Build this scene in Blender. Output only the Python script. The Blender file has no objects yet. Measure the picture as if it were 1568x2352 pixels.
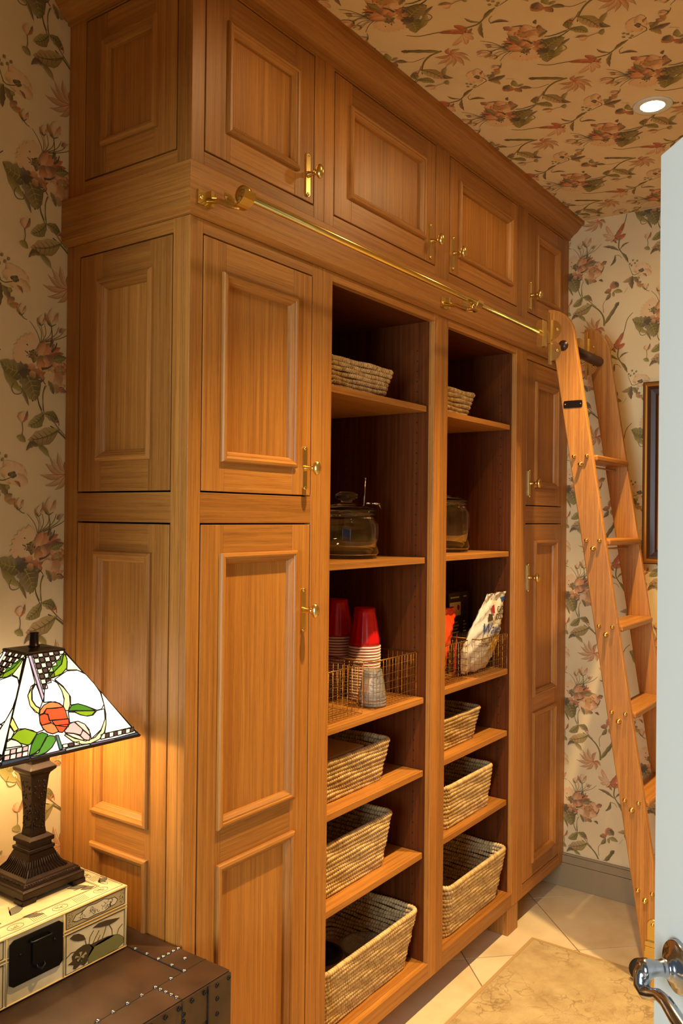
import bpy, math, random
from mathutils import Vector, Matrix
random.seed(7)
R = random.random
S = bpy.context.scene
C = S.collection

# ------------------------------------------------------------------ camera
CAMPOS = Vector((-1.28573, -1.328, 1.55))
cy_, cp_, cr_ = math.radians(35.62456), math.radians(.34052), math.radians(.60977)
fw = Vector((math.cos(cy_)*math.cos(cp_), math.sin(cy_)*math.cos(cp_), math.sin(cp_)))
rt = fw.cross(Vector((0, 0, 1))).normalized(); up = rt.cross(fw)
rt, up = math.cos(cr_)*rt+math.sin(cr_)*up, -math.sin(cr_)*rt+math.cos(cr_)*up
cam = bpy.data.cameras.new('camera'); co = bpy.data.objects.new('camera', cam); C.objects.link(co)
co.matrix_world = Matrix(((rt.x, up.x, -fw.x, CAMPOS.x), (rt.y, up.y, -fw.y, CAMPOS.y), (rt.z, up.z, -fw.z, CAMPOS.z), (0, 0, 0, 1)))
cam.sensor_fit = 'VERTICAL'; cam.sensor_height = 36; cam.lens = 36*1953.164/2352; cam.clip_start = .02
S.camera = co

# ------------------------------------------------------------------ light
w = bpy.data.worlds.new('assumed_hall_daylight'); S.world = w; w.use_nodes = True  # cool ambient added as fill, standing for assumed daylight in the hall
w.node_tree.nodes['Background'].inputs[0].default_value = (.72, .88, 1, 1)
w.node_tree.nodes['Background'].inputs[1].default_value = .12
def light(name, kind, loc, energy, col, **k):
    l = bpy.data.lights.new(name, kind); l.energy = energy; l.color = col
    for a, v in k.items(): setattr(l, a, v)
    o = bpy.data.objects.new(name, l); o.location = loc; C.objects.link(o); return o
WARM = (1, .665, .28)
DOWN = [(1.343, -.587), (.390, -.600)]  # second downlight is unseen, its place assumed from the shadows
for x, y in DOWN:
    light('downlight_bulb', 'SPOT', (x, y, 2.775), 205, WARM, spot_size=math.radians(80), spot_blend=.9, shadow_soft_size=.022)
    light('downlight_stray', 'SPOT', (x, y, 2.780), 5.2, WARM, spot_size=math.radians(172), spot_blend=.3, shadow_soft_size=.03)
light('table_lamp_bulb', 'POINT', (-.197, .247, 1.135), 15, (1, .71, .33), shadow_soft_size=.018)
cool_fill = light('assumed_window_fill', 'AREA', (-3.3, -1.00, 1.50), 88, (.84, .95, 1), shape='RECTANGLE', size=1.5, size_y=1.2)  # assumed window, not seen: area light added for cool fill from the hall
cool_fill.rotation_euler = (0, math.radians(-90), 0)
S.view_settings.view_transform = 'Standard'; S.view_settings.look = 'None'
S.view_settings.gamma = 1; S.view_settings.use_curve_mapping = False
S.view_settings.exposure = .22

# ------------------------------------------------------------------ helpers
def srgb(r, g, b):
    f = lambda c: (c/255/12.92) if c/255 <= .04045 else ((c/255+.055)/1.055)**2.4
    return (f(r), f(g), f(b), 1)

def mat(name, col, rough=.5, metal=0, **k):
    m = bpy.data.materials.new(name); m.use_nodes = True
    b = m.node_tree.nodes['Principled BSDF']
    b.inputs['Base Color'].default_value = col; b.inputs['Roughness'].default_value = rough; b.inputs['Metallic'].default_value = metal
    for a, v in k.items(): b.inputs[a.replace('_', ' ')].default_value = v
    return m

def nd(m, t, **k):
    n = m.node_tree.nodes.new(t)
    for a, v in k.items(): setattr(n, a, v)
    return n

def ramp(m, stops):
    r = nd(m, 'ShaderNodeValToRGB'); e = r.color_ramp.elements
    while len(e) < len(stops): e.new(.5)
    for i, (p, c) in enumerate(stops): e[i].position = p; e[i].color = c
    return r

def attr(m, name):
    return nd(m, 'ShaderNodeAttribute', attribute_name=name)

def noise(m, src, scale, vscale=(1, 1, 1), detail=3, rough=.5):
    mp = nd(m, 'ShaderNodeMapping'); mp.inputs['Scale'].default_value = vscale
    n = nd(m, 'ShaderNodeTexNoise'); n.inputs['Scale'].default_value = scale; n.inputs['Detail'].default_value = detail; n.inputs['Roughness'].default_value = rough
    L = m.node_tree.links; L.new(src, mp.inputs[0]); L.new(mp.outputs[0], n.inputs['Vector']); return n

def mixc(m, a, b, f, mode='MIX'):
    x = nd(m, 'ShaderNodeMix', data_type='RGBA', blend_type=mode)
    L = m.node_tree.links
    for s, v in ((x.inputs[0], f), (x.inputs[6], a), (x.inputs[7], b)):
        if hasattr(v, 'links') or isinstance(v, bpy.types.NodeSocket): L.new(v, s)
        else: s.default_value = v
    return x.outputs[2]

def bump(m, h, strength, dist=.001):
    b = nd(m, 'ShaderNodeBump'); b.inputs['Strength'].default_value = strength; b.inputs['Distance'].default_value = dist
    m.node_tree.links.new(h, b.inputs['Height']); m.node_tree.links.new(b.outputs[0], m.node_tree.nodes['Principled BSDF'].inputs['Normal'])

def setcol(m, sock): m.node_tree.links.new(sock, m.node_tree.nodes['Principled BSDF'].inputs['Base Color'])

def oak(name, dark, mid, lite, rough=.36):
    m = mat(name, mid, rough); g = attr(m, 'gv').outputs['Vector']
    fib = noise(m, g, 1, (420, 420, 9), 4, .6)
    band = noise(m, g, 1, (110, 110, 1.6), 3)
    cath = noise(m, g, 1, (9, 9, .9), 2)
    wv = nd(m, 'ShaderNodeTexWave', wave_type='BANDS', bands_direction='X'); wv.inputs['Scale'].default_value = 55
    wv.inputs['Distortion'].default_value = 9; wv.inputs['Detail'].default_value = 2; wv.inputs['Detail Scale'].default_value = .6
    mp = nd(m, 'ShaderNodeMapping'); mp.inputs['Scale'].default_value = (1, 1, .07)
    L = m.node_tree.links; L.new(g, mp.inputs[0]); L.new(mp.outputs[0], wv.inputs['Vector'])
    flk = noise(m, g, 1, (240, 60, 28), 1)
    c = ramp(m, [(.3, dark), (.52, mid), (.75, lite)]); L.new(band.outputs[0], c.inputs[0])
    c1 = mixc(m, c.outputs[0], mixc(m, dark, lite, wv.outputs[0]), .12)
    fr = ramp(m, [(.38, (.50, .44, .38, 1)), (.5, (1, 1, 1, 1))]); L.new(fib.outputs[0], fr.inputs[0])
    c2 = mixc(m, c1, fr.outputs[0], .42, 'MULTIPLY')
    fk = ramp(m, [(.62, (0, 0, 0, 1)), (.70, (1, 1, 1, 1))]); L.new(flk.outputs[0], fk.inputs[0])
    fm = nd(m, 'ShaderNodeMath', operation='MULTIPLY'); L.new(fk.outputs[0], fm.inputs[0]); fm.inputs[1].default_value = .16
    c3 = mixc(m, c2, lite, fm.outputs[0])
    t = attr(m, 'tone'); tr = ramp(m, [(0, (.72, .70, .68, 1)), (1, (1.0, 1.0, 1.0, 1))]); L.new(t.outputs['Fac'], tr.inputs[0])
    setcol(m, mixc(m, c3, tr.outputs[0], 1.0, 'MULTIPLY')); bump(m, fib.outputs[0], .25, .0006)
    return m

M = {}
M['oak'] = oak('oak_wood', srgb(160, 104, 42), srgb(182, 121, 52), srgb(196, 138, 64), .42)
M['oakshade'] = oak('oak_wood_shaded_interior', srgb(84, 42, 14), srgb(106, 54, 18), srgb(120, 64, 22), .55)  # same oak darkened: the shade inside the cabinets is put into the colour
M['oakshade'].node_tree.nodes['Principled BSDF'].inputs['Specular IOR Level'].default_value = .12
M['black'] = mat('seam_and_hole_black', srgb(18, 12, 8), .8)  # black for the trunk seams and for the dark of the pin holes
M['brass'] = mat('polished_brass', srgb(226, 200, 124), .24, 1)
M['brasso'] = mat('satin_brass', srgb(210, 186, 124), .34, 1)
M['chrome'] = mat('satin_nickel', srgb(170, 170, 176), .17, 1)
M['bronze'] = mat('dark_bronze', srgb(44, 31, 27), .34, .7)
M['white'] = mat('white_paint', srgb(214, 222, 216), .45)
M['base'] = mat('taupe_paint', srgb(150, 132, 100), .45)
M['rubber'] = mat('black_rubber', srgb(18, 17, 16), .6)
M['iron'] = mat('black_iron', srgb(16, 16, 18), .4, .5)
M['wire'] = mat('brass_wire', srgb(150, 112, 60), .4, .85)
M['gold'] = mat('gilt_wood', srgb(176, 118, 44), .35, .6)
M['dkwood'] = mat('dark_stained_wood', srgb(58, 30, 16), .35)
M['glass'] = mat('clear_glass', (.93, .96, .94, 1), .02, 0, Transmission_Weight=1, IOR=1.45)
M['clear'] = mat('clear_plastic', (.95, .95, .95, 1), .08, 0, Transmission_Weight=.85, IOR=1.3)
M['red'] = mat('red_plastic', srgb(200, 14, 22), .3)
M['cupwhite'] = mat('white_plastic_rim', srgb(235, 220, 215), .35)
M['bag'] = mat('white_foil_bag', srgb(226, 222, 210), .32)
M['yel'] = mat('yellow_print', srgb(224, 176, 40), .35)
M['blue'] = mat('blue_print', srgb(36, 70, 150), .35)
M['ink'] = mat('black_print', srgb(24, 22, 26), .4)
M['redp'] = mat('red_print', srgb(170, 28, 28), .4)
M['orange'] = mat('orange_foil_bag', srgb(232, 74, 24), .3)
M['cardd'] = mat('dark_cardboard', srgb(52, 34, 30), .6)
M['paper'] = mat('kraft_pad', srgb(206, 176, 134), .7)
M['lampglass'] = mat('bulb_glass', (1, .8, .5, 1), .4)

def vcol(name, rough=.6, emit=0):
    m = mat(name, (1, 1, 1, 1), rough); a = attr(m, 'col'); setcol(m, a.outputs['Color'])
    if emit:
        b = m.node_tree.nodes['Principled BSDF']; m.node_tree.links.new(a.outputs['Color'], b.inputs['Emission Color']); b.inputs['Emission Strength'].default_value = emit
    return m
M['print'] = vcol('printed_flowers', .75)
M['pane'] = vcol('lit_stained_glass', .25, 1.15)

def wallpaper():
    m = mat('wallpaper_cream', srgb(205, 182, 148), .8); tc = nd(m, 'ShaderNodeTexCoord')
    n = noise(m, tc.outputs['Object'], 4); r = ramp(m, [(.3, srgb(218, 196, 150)), (.7, srgb(230, 209, 164))]); m.node_tree.links.new(n.outputs[0], r.inputs[0])
    n2 = noise(m, tc.outputs['Object'], 500); setcol(m, r.outputs[0]); bump(m, n2.outputs[0], .12, .0005); return m
M['wp'] = wallpaper()

def stone():
    m = mat('travertine', srgb(205, 182, 140), .38); g = attr(m, 'gv').outputs['Vector']
    n = noise(m, g, 6, (1, 1, 1), 6); r = ramp(m, [(.3, srgb(206, 184, 146)), (.5, srgb(222, 204, 170)), (.75, srgb(232, 218, 188))]); m.node_tree.links.new(n.outputs[0], r.inputs[0])
    setcol(m, r.outputs[0]); return m
M['stone'] = stone()
M['grout'] = mat('grout', srgb(150, 126, 92), .9)

def rugm():
    m = mat('faded_rug_wool', srgb(190, 160, 112), .9); tc = nd(m, 'ShaderNodeTexCoord').outputs['Object']; L = m.node_tree.links
    n = noise(m, tc, 9, (1, 1, 1), 6, .65); r = ramp(m, [(.35, srgb(178, 154, 112)), (.55, srgb(198, 176, 132)), (.7, srgb(208, 188, 146))]); L.new(n.outputs[0], r.inputs[0])
    v = nd(m, 'ShaderNodeTexVoronoi', feature='DISTANCE_TO_EDGE'); v.inputs['Scale'].default_value = 11; d = noise(m, tc, 7, (1, 1, 1), 4)
    a = nd(m, 'ShaderNodeVectorMath', operation='MULTIPLY_ADD'); L.new(d.outputs[1], a.inputs[0]); a.inputs[1].default_value = (.35, .35, .35); L.new(tc, a.inputs[2]); L.new(a.outputs[0], v.inputs['Vector'])
    vr = ramp(m, [(.0, (1, 1, 1, 1)), (.05, (0, 0, 0, 1))]); L.new(v.outputs[0], vr.inputs[0])
    n3 = noise(m, tc, 5); n3r = ramp(m, [(.42, (0, 0, 0, 1)), (.6, (1, 1, 1, 1))]); L.new(n3.outputs[0], n3r.inputs[0])
    f = nd(m, 'ShaderNodeMath', operation='MULTIPLY'); L.new(vr.outputs[0], f.inputs[0]); L.new(n3r.outputs[0], f.inputs[1])
    f2 = nd(m, 'ShaderNodeMath', operation='MULTIPLY'); L.new(f.outputs[0], f2.inputs[0]); f2.inputs[1].default_value = .55
    c = mixc(m, r.outputs[0], srgb(112, 82, 44), f2.outputs[0])
    wv = nd(m, 'ShaderNodeTexWave', wave_type='BANDS', bands_direction='Y'); wv.inputs['Scale'].default_value = 110; L.new(tc, wv.inputs['Vector'])
    c = mixc(m, c, mixc(m, (.78, .75, .7, 1), (1, 1, 1, 1), wv.outputs[0]), .5, 'MULTIPLY')
    setcol(m, c); bump(m, wv.outputs[0], .6, .001); return m
M['rug'] = rugm()

def leather():
    m = mat('brown_leather', srgb(88, 56, 34), .42); tc = nd(m, 'ShaderNodeTexCoord').outputs['Object']; L = m.node_tree.links
    n = noise(m, tc, 14, (1, 1, 1), 5); r = ramp(m, [(.3, srgb(46, 29, 18)), (.7, srgb(72, 47, 30))]); L.new(n.outputs[0], r.inputs[0]); setcol(m, r.outputs[0])
    n2 = noise(m, tc, 220); bump(m, n2.outputs[0], .2, .0006); return m
M['leather'] = leather()

def lacquer():
    m = mat('cream_lacquer', srgb(222, 208, 168), .3); tc = nd(m, 'ShaderNodeTexCoord').outputs['Object']; L = m.node_tree.links
    n = noise(m, tc, 20, (1, 1, 1), 4); r = ramp(m, [(.3, srgb(204, 186, 142)), (.7, srgb(228, 214, 176))]); L.new(n.outputs[0], r.inputs[0]); setcol(m, r.outputs[0]); return m
M['lacq'] = lacquer()
M['inkbrown'] = mat('sepia_ink', srgb(74, 58, 34), .5)
M['inkgreen'] = mat('olive_ink', srgb(120, 116, 66), .5)
M['inkgrey'] = mat('grey_ink', srgb(96, 92, 78), .5)
M['inkpale'] = mat('pale_ink', srgb(176, 158, 112), .5)
M['bead'] = mat('cream_bead', srgb(212, 186, 128), .35)

def wicker():
    m = mat('seagrass', srgb(206, 172, 112), .6); L = m.node_tree.links
    t = attr(m, 'tone'); r = ramp(m, [(0, srgb(112, 86, 50)), (.3, srgb(188, 156, 104)), (.65, srgb(222, 196, 144)), (1, srgb(240, 220, 176))]); L.new(t.outputs['Fac'], r.inputs[0])
    tc = nd(m, 'ShaderNodeTexCoord').outputs['Object']; n = noise(m, tc, 260, (1, 1, 1), 2)
    rr = ramp(m, [(.3, (.72, .68, .6, 1)), (.6, (1, 1, 1, 1))]); L.new(n.outputs[0], rr.inputs[0])
    setcol(m, mixc(m, r.outputs[0], rr.outputs[0], .7, 'MULTIPLY')); return m
M['wick'] = wicker()

class MB:
    """collects boxes, sweeps, tubes and lathes into one mesh"""
    def __init__(s): s.v = []; s.f = []; s.g = []; s.t = []; s.c = []; s.mi = []; s.sm = []
    def add(s, vs, fs, g='z', m=0, smooth=False, tone=None, col=None, gl=None):
        o = len(s.v); off = (R()*20, R()*20, R()*20); tn = R() if tone is None else tone
        for i, p in enumerate(vs):
            p = Vector(p); s.v.append(p)
            if gl: q = gl[i]
            elif g == 'z': q = (p.x, p.y, p.z)
            elif g == 'x': q = (p.z, p.y, p.x)
            else: q = (p.z, p.x, p.y)
            s.g += [q[0]+off[0], q[1]+off[1], q[2]+off[2]]
            s.t.append(tn[i] if isinstance(tn, list) else tn)
            cc = col[i] if isinstance(col, list) else (col or (1, 1, 1, 1)); s.c += list(cc)
        for f in fs: s.f.append([o+i for i in f]); s.mi.append(m); s.sm.append(smooth)
        return s
    def box(s, x0, x1, y0, y1, z0, z1, g='z', m=0, tone=None, xf=None):
        if x0 > x1: x0, x1 = x1, x0
        if y0 > y1: y0, y1 = y1, y0
        vs = [(x, y, z) for z in (z0, z1) for y in (y0, y1) for x in (x0, x1)]
        if xf: vs = [xf @ Vector(v) for v in vs]
        return s.add(vs, [(0, 2, 3, 1), (4, 5, 7, 6), (0, 1, 5, 4), (2, 6, 7, 3), (0, 4, 6, 2), (1, 3, 7, 5)], g, m, False, tone)
    def prism(s, poly, ext, g='z', m=0, tone=None, col=None, smooth=False):
        """poly: list of 3D points, ext: vector"""
        n = len(poly); e = Vector(ext); vs = [Vector(p) for p in poly]+[Vector(p)+e for p in poly]
        fs = [list(range(n))[::-1], [n+i for i in range(n)]]+[(i, (i+1) % n, n+(i+1) % n, n+i) for i in range(n)]
        nrm = Vector((0, 0, 0))
        for i in range(n): nrm += vs[i].cross(vs[(i+1) % n])
        if nrm.dot(e) < 0: fs = [list(f)[::-1] for f in fs]
        return s.add(vs, fs, g, m, smooth, tone, col)
    def tube(s, pts, r, n=8, m=0, closed=False, rs=None, caps=True, squash=None):
        pts = [Vector(p) for p in pts]; k = len(pts); vs = []; fs = []
        prev = None
        for i, p in enumerate(pts):
            if closed: t = pts[(i+1) % k]-pts[i-1]
            else: t = pts[min(i+1, k-1)]-pts[max(i-1, 0)]
            t.normalize()
            if prev is None: a = t.orthogonal().normalized()
            else: a = (prev-t*prev.dot(t)).normalized()
            prev = a; b = t.cross(a); rr = rs[i] if rs else r
            for j in range(n):
                th = 2*math.pi*j/n; vs.append(p+(a*math.cos(th)+b*math.sin(th))*rr)
        for i in range(k if closed else k-1):
            for j in range(n):
                fs.append((i*n+j, i*n+(j+1) % n, ((i+1) % k)*n+(j+1) % n, ((i+1) % k)*n+j))
        if not closed and caps: fs += [list(range(n))[::-1], [(k-1)*n+j for j in range(n)]]
        return s.add(vs, fs, 'z', m, True)
    def lathe(s, prof, o=(0, 0, 0), ax='z', n=24, m=0, smooth=True, tone=None, flute=None, cap=True):
        """prof: list of (r, h)"""
        vs = []; fs = []; o = Vector(o); k = len(prof)
        for r, h in prof:
            for j in range(n):
                th = 2*math.pi*j/n; rr = r*(1+(flute(th, h) if flute else 0)); a, b = rr*math.cos(th), rr*math.sin(th)
                vs.append(o+(Vector((a, b, h)) if ax == 'z' else Vector((h, a, b)) if ax == 'x' else Vector((b, h, a))))
        for i in range(k-1):
            for j in range(n): fs.append((i*n+j, i*n+(j+1) % n, (i+1)*n+(j+1) % n, (i+1)*n+j))
        if cap and prof[0][0] > 1e-6: fs.append(list(range(n))[::-1])
        if cap and prof[-1][0] > 1e-6: fs.append([(k-1)*n+j for j in range(n)])
        return s.add(vs, fs, 'z', m, smooth, tone)
    def sweep(s, prof, P, m=0, closed=False, gl=True):
        """prof: list of profile parameter pairs; P(i, prof)->list of rails; P is list of functions giving a point for each profile pair"""
        n = len(prof)
        segs = len(P) if closed else len(P)-1
        for k in range(segs):
            A = [Vector(P[k](*q)) for q in prof]; B = [Vector(P[(k+1) % len(P)](*q)) for q in prof]
            d = (B[0]-A[0]); L = d.length; vs = A+B
            g = [(q[0], q[1], 0) for q in prof]+[(q[0], q[1], L) for q in prof]
            fs = [(i, i+1, n+i+1, n+i) for i in range(n-1)]
            s.add(vs, fs, 'z', m, False, None, None, g)
        return s
    def sphere(s, c, r, n=10, m=0, sc=(1, 1, 1)):
        pr = [(max(math.sin(math.pi*i/n), 0)*r, -math.cos(math.pi*i/n)*r) for i in range(n+1)]
        vs = []; fs = []; k = n+1; q = n*2
        for rr, h in pr:
            for j in range(q):
                th = 2*math.pi*j/q; vs.append((c[0]+rr*math.cos(th)*sc[0], c[1]+rr*math.sin(th)*sc[1], c[2]+h*sc[2]))
        for i in range(k-1):
            for j in range(q): fs.append((i*q+j, i*q+(j+1) % q, (i+1)*q+(j+1) % q, (i+1)*q+j))
        return s.add(vs, fs, 'z', m, True)

def wpos(o):
    p = Vector(o.location)
    while o.parent: o = o.parent; p += Vector(o.location)
    return p

def mesh(name, mb, mats, off=Vector((0, 0, 0)), fixn=False):
    me = bpy.data.meshes.new(name); me.from_pydata([tuple(v-off) for v in mb.v], [], mb.f)
    for m in mats: me.materials.append(M[m] if isinstance(m, str) else m)
    me.polygons.foreach_set('material_index', mb.mi); me.polygons.foreach_set('use_smooth', mb.sm)
    a = me.attributes.new('gv', 'FLOAT_VECTOR', 'POINT'); a.data.foreach_set('vector', mb.g)
    a = me.attributes.new('tone', 'FLOAT', 'POINT'); a.data.foreach_set('value', mb.t)
    if any(c != 1 for c in mb.c[:4000]) or any(c != 1 for c in mb.c[-400:]):
        a = me.attributes.new('col', 'FLOAT_COLOR', 'POINT'); a.data.foreach_set('color', mb.c)
    me.update()
    if fixn:
        import bmesh
        b = bmesh.new(); b.from_mesh(me); bmesh.ops.recalc_face_normals(b, faces=b.faces); b.to_mesh(me); b.free()
    return me

def obj(name, mb, mats, parent=None, bev=0, kind=None, label=None, cat=None, group=None, fixn=False):
    """link a mesh built in world coordinates as one object"""
    if isinstance(mats, (str, bpy.types.Material)): mats = [mats]
    off = wpos(parent) if parent else Vector((0, 0, 0))
    o = bpy.data.objects.new(name, mesh(name, mb, mats, off, fixn)); C.objects.link(o); o.parent = parent
    if bev:
        b = o.modifiers.new('bevel', 'BEVEL'); b.width = bev; b.segments = 2; b.limit_method = 'ANGLE'; b.angle_limit = math.radians(40)
    tagp(o, kind, label, cat, group); return o

def inst(name, me, loc, parent, kind=None, label=None):
    """a part that shares mesh data; loc in world coordinates"""
    o = bpy.data.objects.new(name, me); C.objects.link(o); o.parent = parent; o.location = Vector(loc)-wpos(parent); tagp(o, kind, label); return o

def tagp(o, kind=None, label=None, cat=None, group=None):
    if kind: o['kind'] = kind
    if label: o['label'] = label
    if cat: o['category'] = cat
    if group: o['group'] = group

def thing(name, label, cat, loc=(0, 0, 0), group=None):
    o = bpy.data.objects.new(name, None); C.objects.link(o); o.location = loc; o.empty_display_size = .05
    tagp(o, None, label, cat, group); return o

def text(body, size, mname, name, parent, origin, xdir, updir, ext=.0004, shear=0, squeeze=1):
    cu = bpy.data.curves.new('lettering', 'FONT'); cu.body = body; cu.size = size; cu.extrude = ext; cu.shear = shear; cu.align_x = 'CENTER'; cu.align_y = 'CENTER'
    t = bpy.data.objects.new('lettering', cu); C.objects.link(t)
    me = bpy.data.meshes.new_from_object(t.evaluated_get(bpy.context.evaluated_depsgraph_get())); bpy.data.objects.remove(t); bpy.data.curves.remove(cu)
    X = Vector(xdir).normalized(); Y = Vector(updir).normalized(); Z = X.cross(Y); o0 = Vector(origin)-wpos(parent)
    for v in me.vertices: p = v.co.copy(); v.co = o0+X*p.x*squeeze+Y*p.y+Z*p.z
    me.materials.clear(); me.materials.append(M[mname]); me.update()
    o = bpy.data.objects.new(name, me); C.objects.link(o); o.parent = parent; return o

# ------------------------------------------------------------------ room shell
X0, X1, YB, YF, ZC = -.765, 2.2100, .4213, -1.62, 2.807
def struct(name, boxes, m, bev=0):
    b = MB()
    for q in boxes: b.box(*q)
    return obj(name, b, m, None, bev, 'structure')
wall_back = struct('wall_back', [(X0-.12, X1+.1, YB, YB+.1, -.05, ZC)], 'wp')
wall_right = struct('wall_right', [(X1, X1+.1, YF, YB, -.05, ZC)], 'wp')
wall_front = struct('wall_front', [(X0, X1+.1, YF-.12, YF, -.05, ZC)], 'wp')
wall_left = struct('wall_left', [(X0-.12, X0, -.11, YB, -.05, ZC), (X0-.12, X0, YF-.12, -.11, 2.15, ZC)], 'wp')  # unseen stub and header, assumed, placed to shade the cool light on the cabinet
ceiling = struct('ceiling', [(X0-.12, X1+.1, YF-.12, YB+.1, ZC, ZC+.1)], 'wp')
floor = struct('floor', [(-3.6, X1+.1, -2.6, YB+.1, -.08, -.003)], 'grout')

def clip(poly, x0, x1, y0, y1):
    for ax, lim, sg in ((0, x0, 1), (0, x1, -1), (1, y0, 1), (1, y1, -1)):
        out = []
        for i in range(len(poly)):
            a, b = poly[i], poly[(i+1) % len(poly)]; da, db = (a[ax]-lim)*sg, (b[ax]-lim)*sg
            if da >= 0: out.append(a)
            if da*db < 0: t = da/(da-db); out.append((a[0]+(b[0]-a[0])*t, a[1]+(b[1]-a[1])*t))
        poly = out
        if not poly: return []
    return poly
q2 = math.sqrt(.5); TS = .42; u0 = 1.366*q2
for i in range(-14, 6):
    for j in range(-12, 8):
        a, b = u0+i*TS, .62+j*TS; g = .0022
        cs = [(a+g, b+g), (a+TS-g, b+g), (a+TS-g, b+TS-g), (a+g, b+TS-g)]
        pl = clip([((u+v)*q2, (v-u)*q2) for u, v in cs], -3.2, X1, YF, YB)
        if len(pl) < 3 or (max(p[0] for p in pl)-min(p[0] for p in pl)) < .02: continue
        mb = MB(); mb.prism([(x, y, -.003) for x, y in pl], (0, 0, .003)); obj('floor_tile', mb, 'stone', floor)

# baseboard on the far wall: flat board with a stepped cap
mb = MB(); mb.box(X1-.016, X1, YF, .10, 0, .100, 'y'); mb.box(X1-.013, X1, YF, .10, .1005, .132, 'y'); mb.box(X1-.009, X1, YF, .10, .132, .1405, 'y')
obj('baseboard_right', mb, 'base', None, .002, 'structure')
mb = MB(); mb.box(X0, X1, YF, YF+.016, 0, .1405, 'x'); obj('baseboard_front', mb, 'base', None, .002, 'structure')

# ------------------------------------------------------------------ printed flower pattern (flat print on the wallpaper)
def lerp(a, b, t): return tuple(a[i]+(b[i]-a[i])*t for i in range(len(a)))
COR = srgb(192, 108, 52); COR2 = srgb(212, 148, 90); RED = srgb(180, 72, 30); BRN = srgb(96, 58, 30); DRK = srgb(58, 44, 24)
OLV = srgb(118, 106, 34); OLD = srgb(80, 72, 26); OLL = srgb(154, 142, 60); CRM = srgb(222, 196, 154); TAN = srgb(178, 136, 88); PNK = srgb(222, 176, 122)
art = []   # (points, faces, colours)
def a_leaf(p0, p1, w, bend=0, c0=OLV, c1=OLD, vein=None, n=7, fat=.8, edge=None):
    dx, dy = p1[0]-p0[0], p1[1]-p0[1]; L = math.hypot(dx, dy); nx, ny = -dy/L, dx/L; pts = []; cols = []; fs = []
    for i in range(n+1):
        t = i/n; o = bend*math.sin(math.pi*t); ww = w*math.sin(math.pi*t)**fat if 0 < i < n else .0006
        ww *= 1+.14*math.sin(i*2.7+p0[0]*50); cx, cy = p0[0]+dx*t+nx*o, p0[1]+dy*t+ny*o; c = lerp(c0, c1, t)
        pts += [(cx+nx*ww, cy+ny*ww), (cx, cy), (cx-nx*ww, cy-ny*ww)]; cols += [lerp(c, edge or DRK, .35 if not edge else .8), c, lerp(c, CRM, .22)]
        if i: k = 3*i; fs += [(k-3, k-2, k+1, k), (k-2, k-1, k+2, k+1)]
    art.append((pts, fs, cols))
    if vein:
        a_str([(p0[0]+dx*t+nx*bend*math.sin(math.pi*t), p0[1]+dy*t+ny*bend*math.sin(math.pi*t)) for t in (.05, .3, .6, .9)], .0012, .0005, vein)
        for t in (.25, .4, .55, .7, .82):
            cx, cy = p0[0]+dx*t+nx*bend*math.sin(math.pi*t), p0[1]+dy*t+ny*bend*math.sin(math.pi*t)
            for sg in (1, -1): q = w*.75*math.sin(math.pi*t); a_str([(cx, cy), (cx+nx*q*sg+dx*.1, cy+ny*q*sg+dy*.1)], .0009, .0003, vein)
def a_str(pts, w0=.0016, w1=.0008, c=OLD, c2=None, sub=5):
    P = []
    n = len(pts)
    for i in range(n-1):
        p0, p1, p2, p3 = pts[max(i-1, 0)], pts[i], pts[i+1], pts[min(i+2, n-1)]
        for k in range(sub):
            t = k/sub
            P.append(tuple(.5*((2*p1[a])+(-p0[a]+p2[a])*t+(2*p0[a]-5*p1[a]+4*p2[a]-p3[a])*t*t+(-p0[a]+3*p1[a]-3*p2[a]+p3[a])*t**3) for a in (0, 1)))
    P.append(pts[-1]); m = len(P); V = []; cs = []; fs = []
    for i, p in enumerate(P):
        a = P[max(i-1, 0)]; b = P[min(i+1, m-1)]; L = math.hypot(b[0]-a[0], b[1]-a[1]) or 1; nx, ny = -(b[1]-a[1])/L, (b[0]-a[0])/L
        t = i/(m-1); w_ = w0+(w1-w0)*t; V += [(p[0]+nx*w_, p[1]+ny*w_), (p[0]-nx*w_, p[1]-ny*w_)]; c_ = lerp(c, c2 or c, t); cs += [c_, c_]
        if i: k = 2*i; fs.append((k-2, k-1, k+1, k))
    art.append((V, fs, cs))
def a_flower(cx, cy, r, n, c0, c1, w=.4, a0=0, sq=.7, jit=.3, rot=0, edge=None):
    for i in range(n):
        th = a0+2*math.pi*i/n+(random.random()-.5)*jit; rr = r*(1+(random.random()-.5)*jit)
        x, y = math.cos(th)*rr, math.sin(th)*rr*sq; x, y = x*math.cos(rot)-y*math.sin(rot), x*math.sin(rot)+y*math.cos(rot)
        a_leaf((cx+x*.1, cy+y*.1), (cx+x, cy+y), r*w, (random.random()-.5)*r*.2, c0, c1, fat=.6, edge=edge)
def a_dots(cx, cy, r, n, c=OLD, s=.0011):
    for i in range(n):
        th = random.random()*6.28; q = r*math.sqrt(random.random()); a_str([(cx+q*math.cos(th), cy+q*math.sin(th)), (cx+q*math.cos(th)+s*2, cy+q*math.sin(th)+s)], s, s, c, sub=1)
WPB = srgb(224, 202, 156)
COR, COR2, RED, BRN, DRK, OLV, OLD, OLL, CRM, TAN, PNK = [lerp(c, WPB, f) for c, f in ((COR, .1), (COR2, .16), (RED, .1), (BRN, .14), (DRK, .10), (OLV, .10), (OLD, .08), (OLL, .14), (CRM, .1), (TAN, .1), (PNK, .2))]
random.seed(11)
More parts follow.
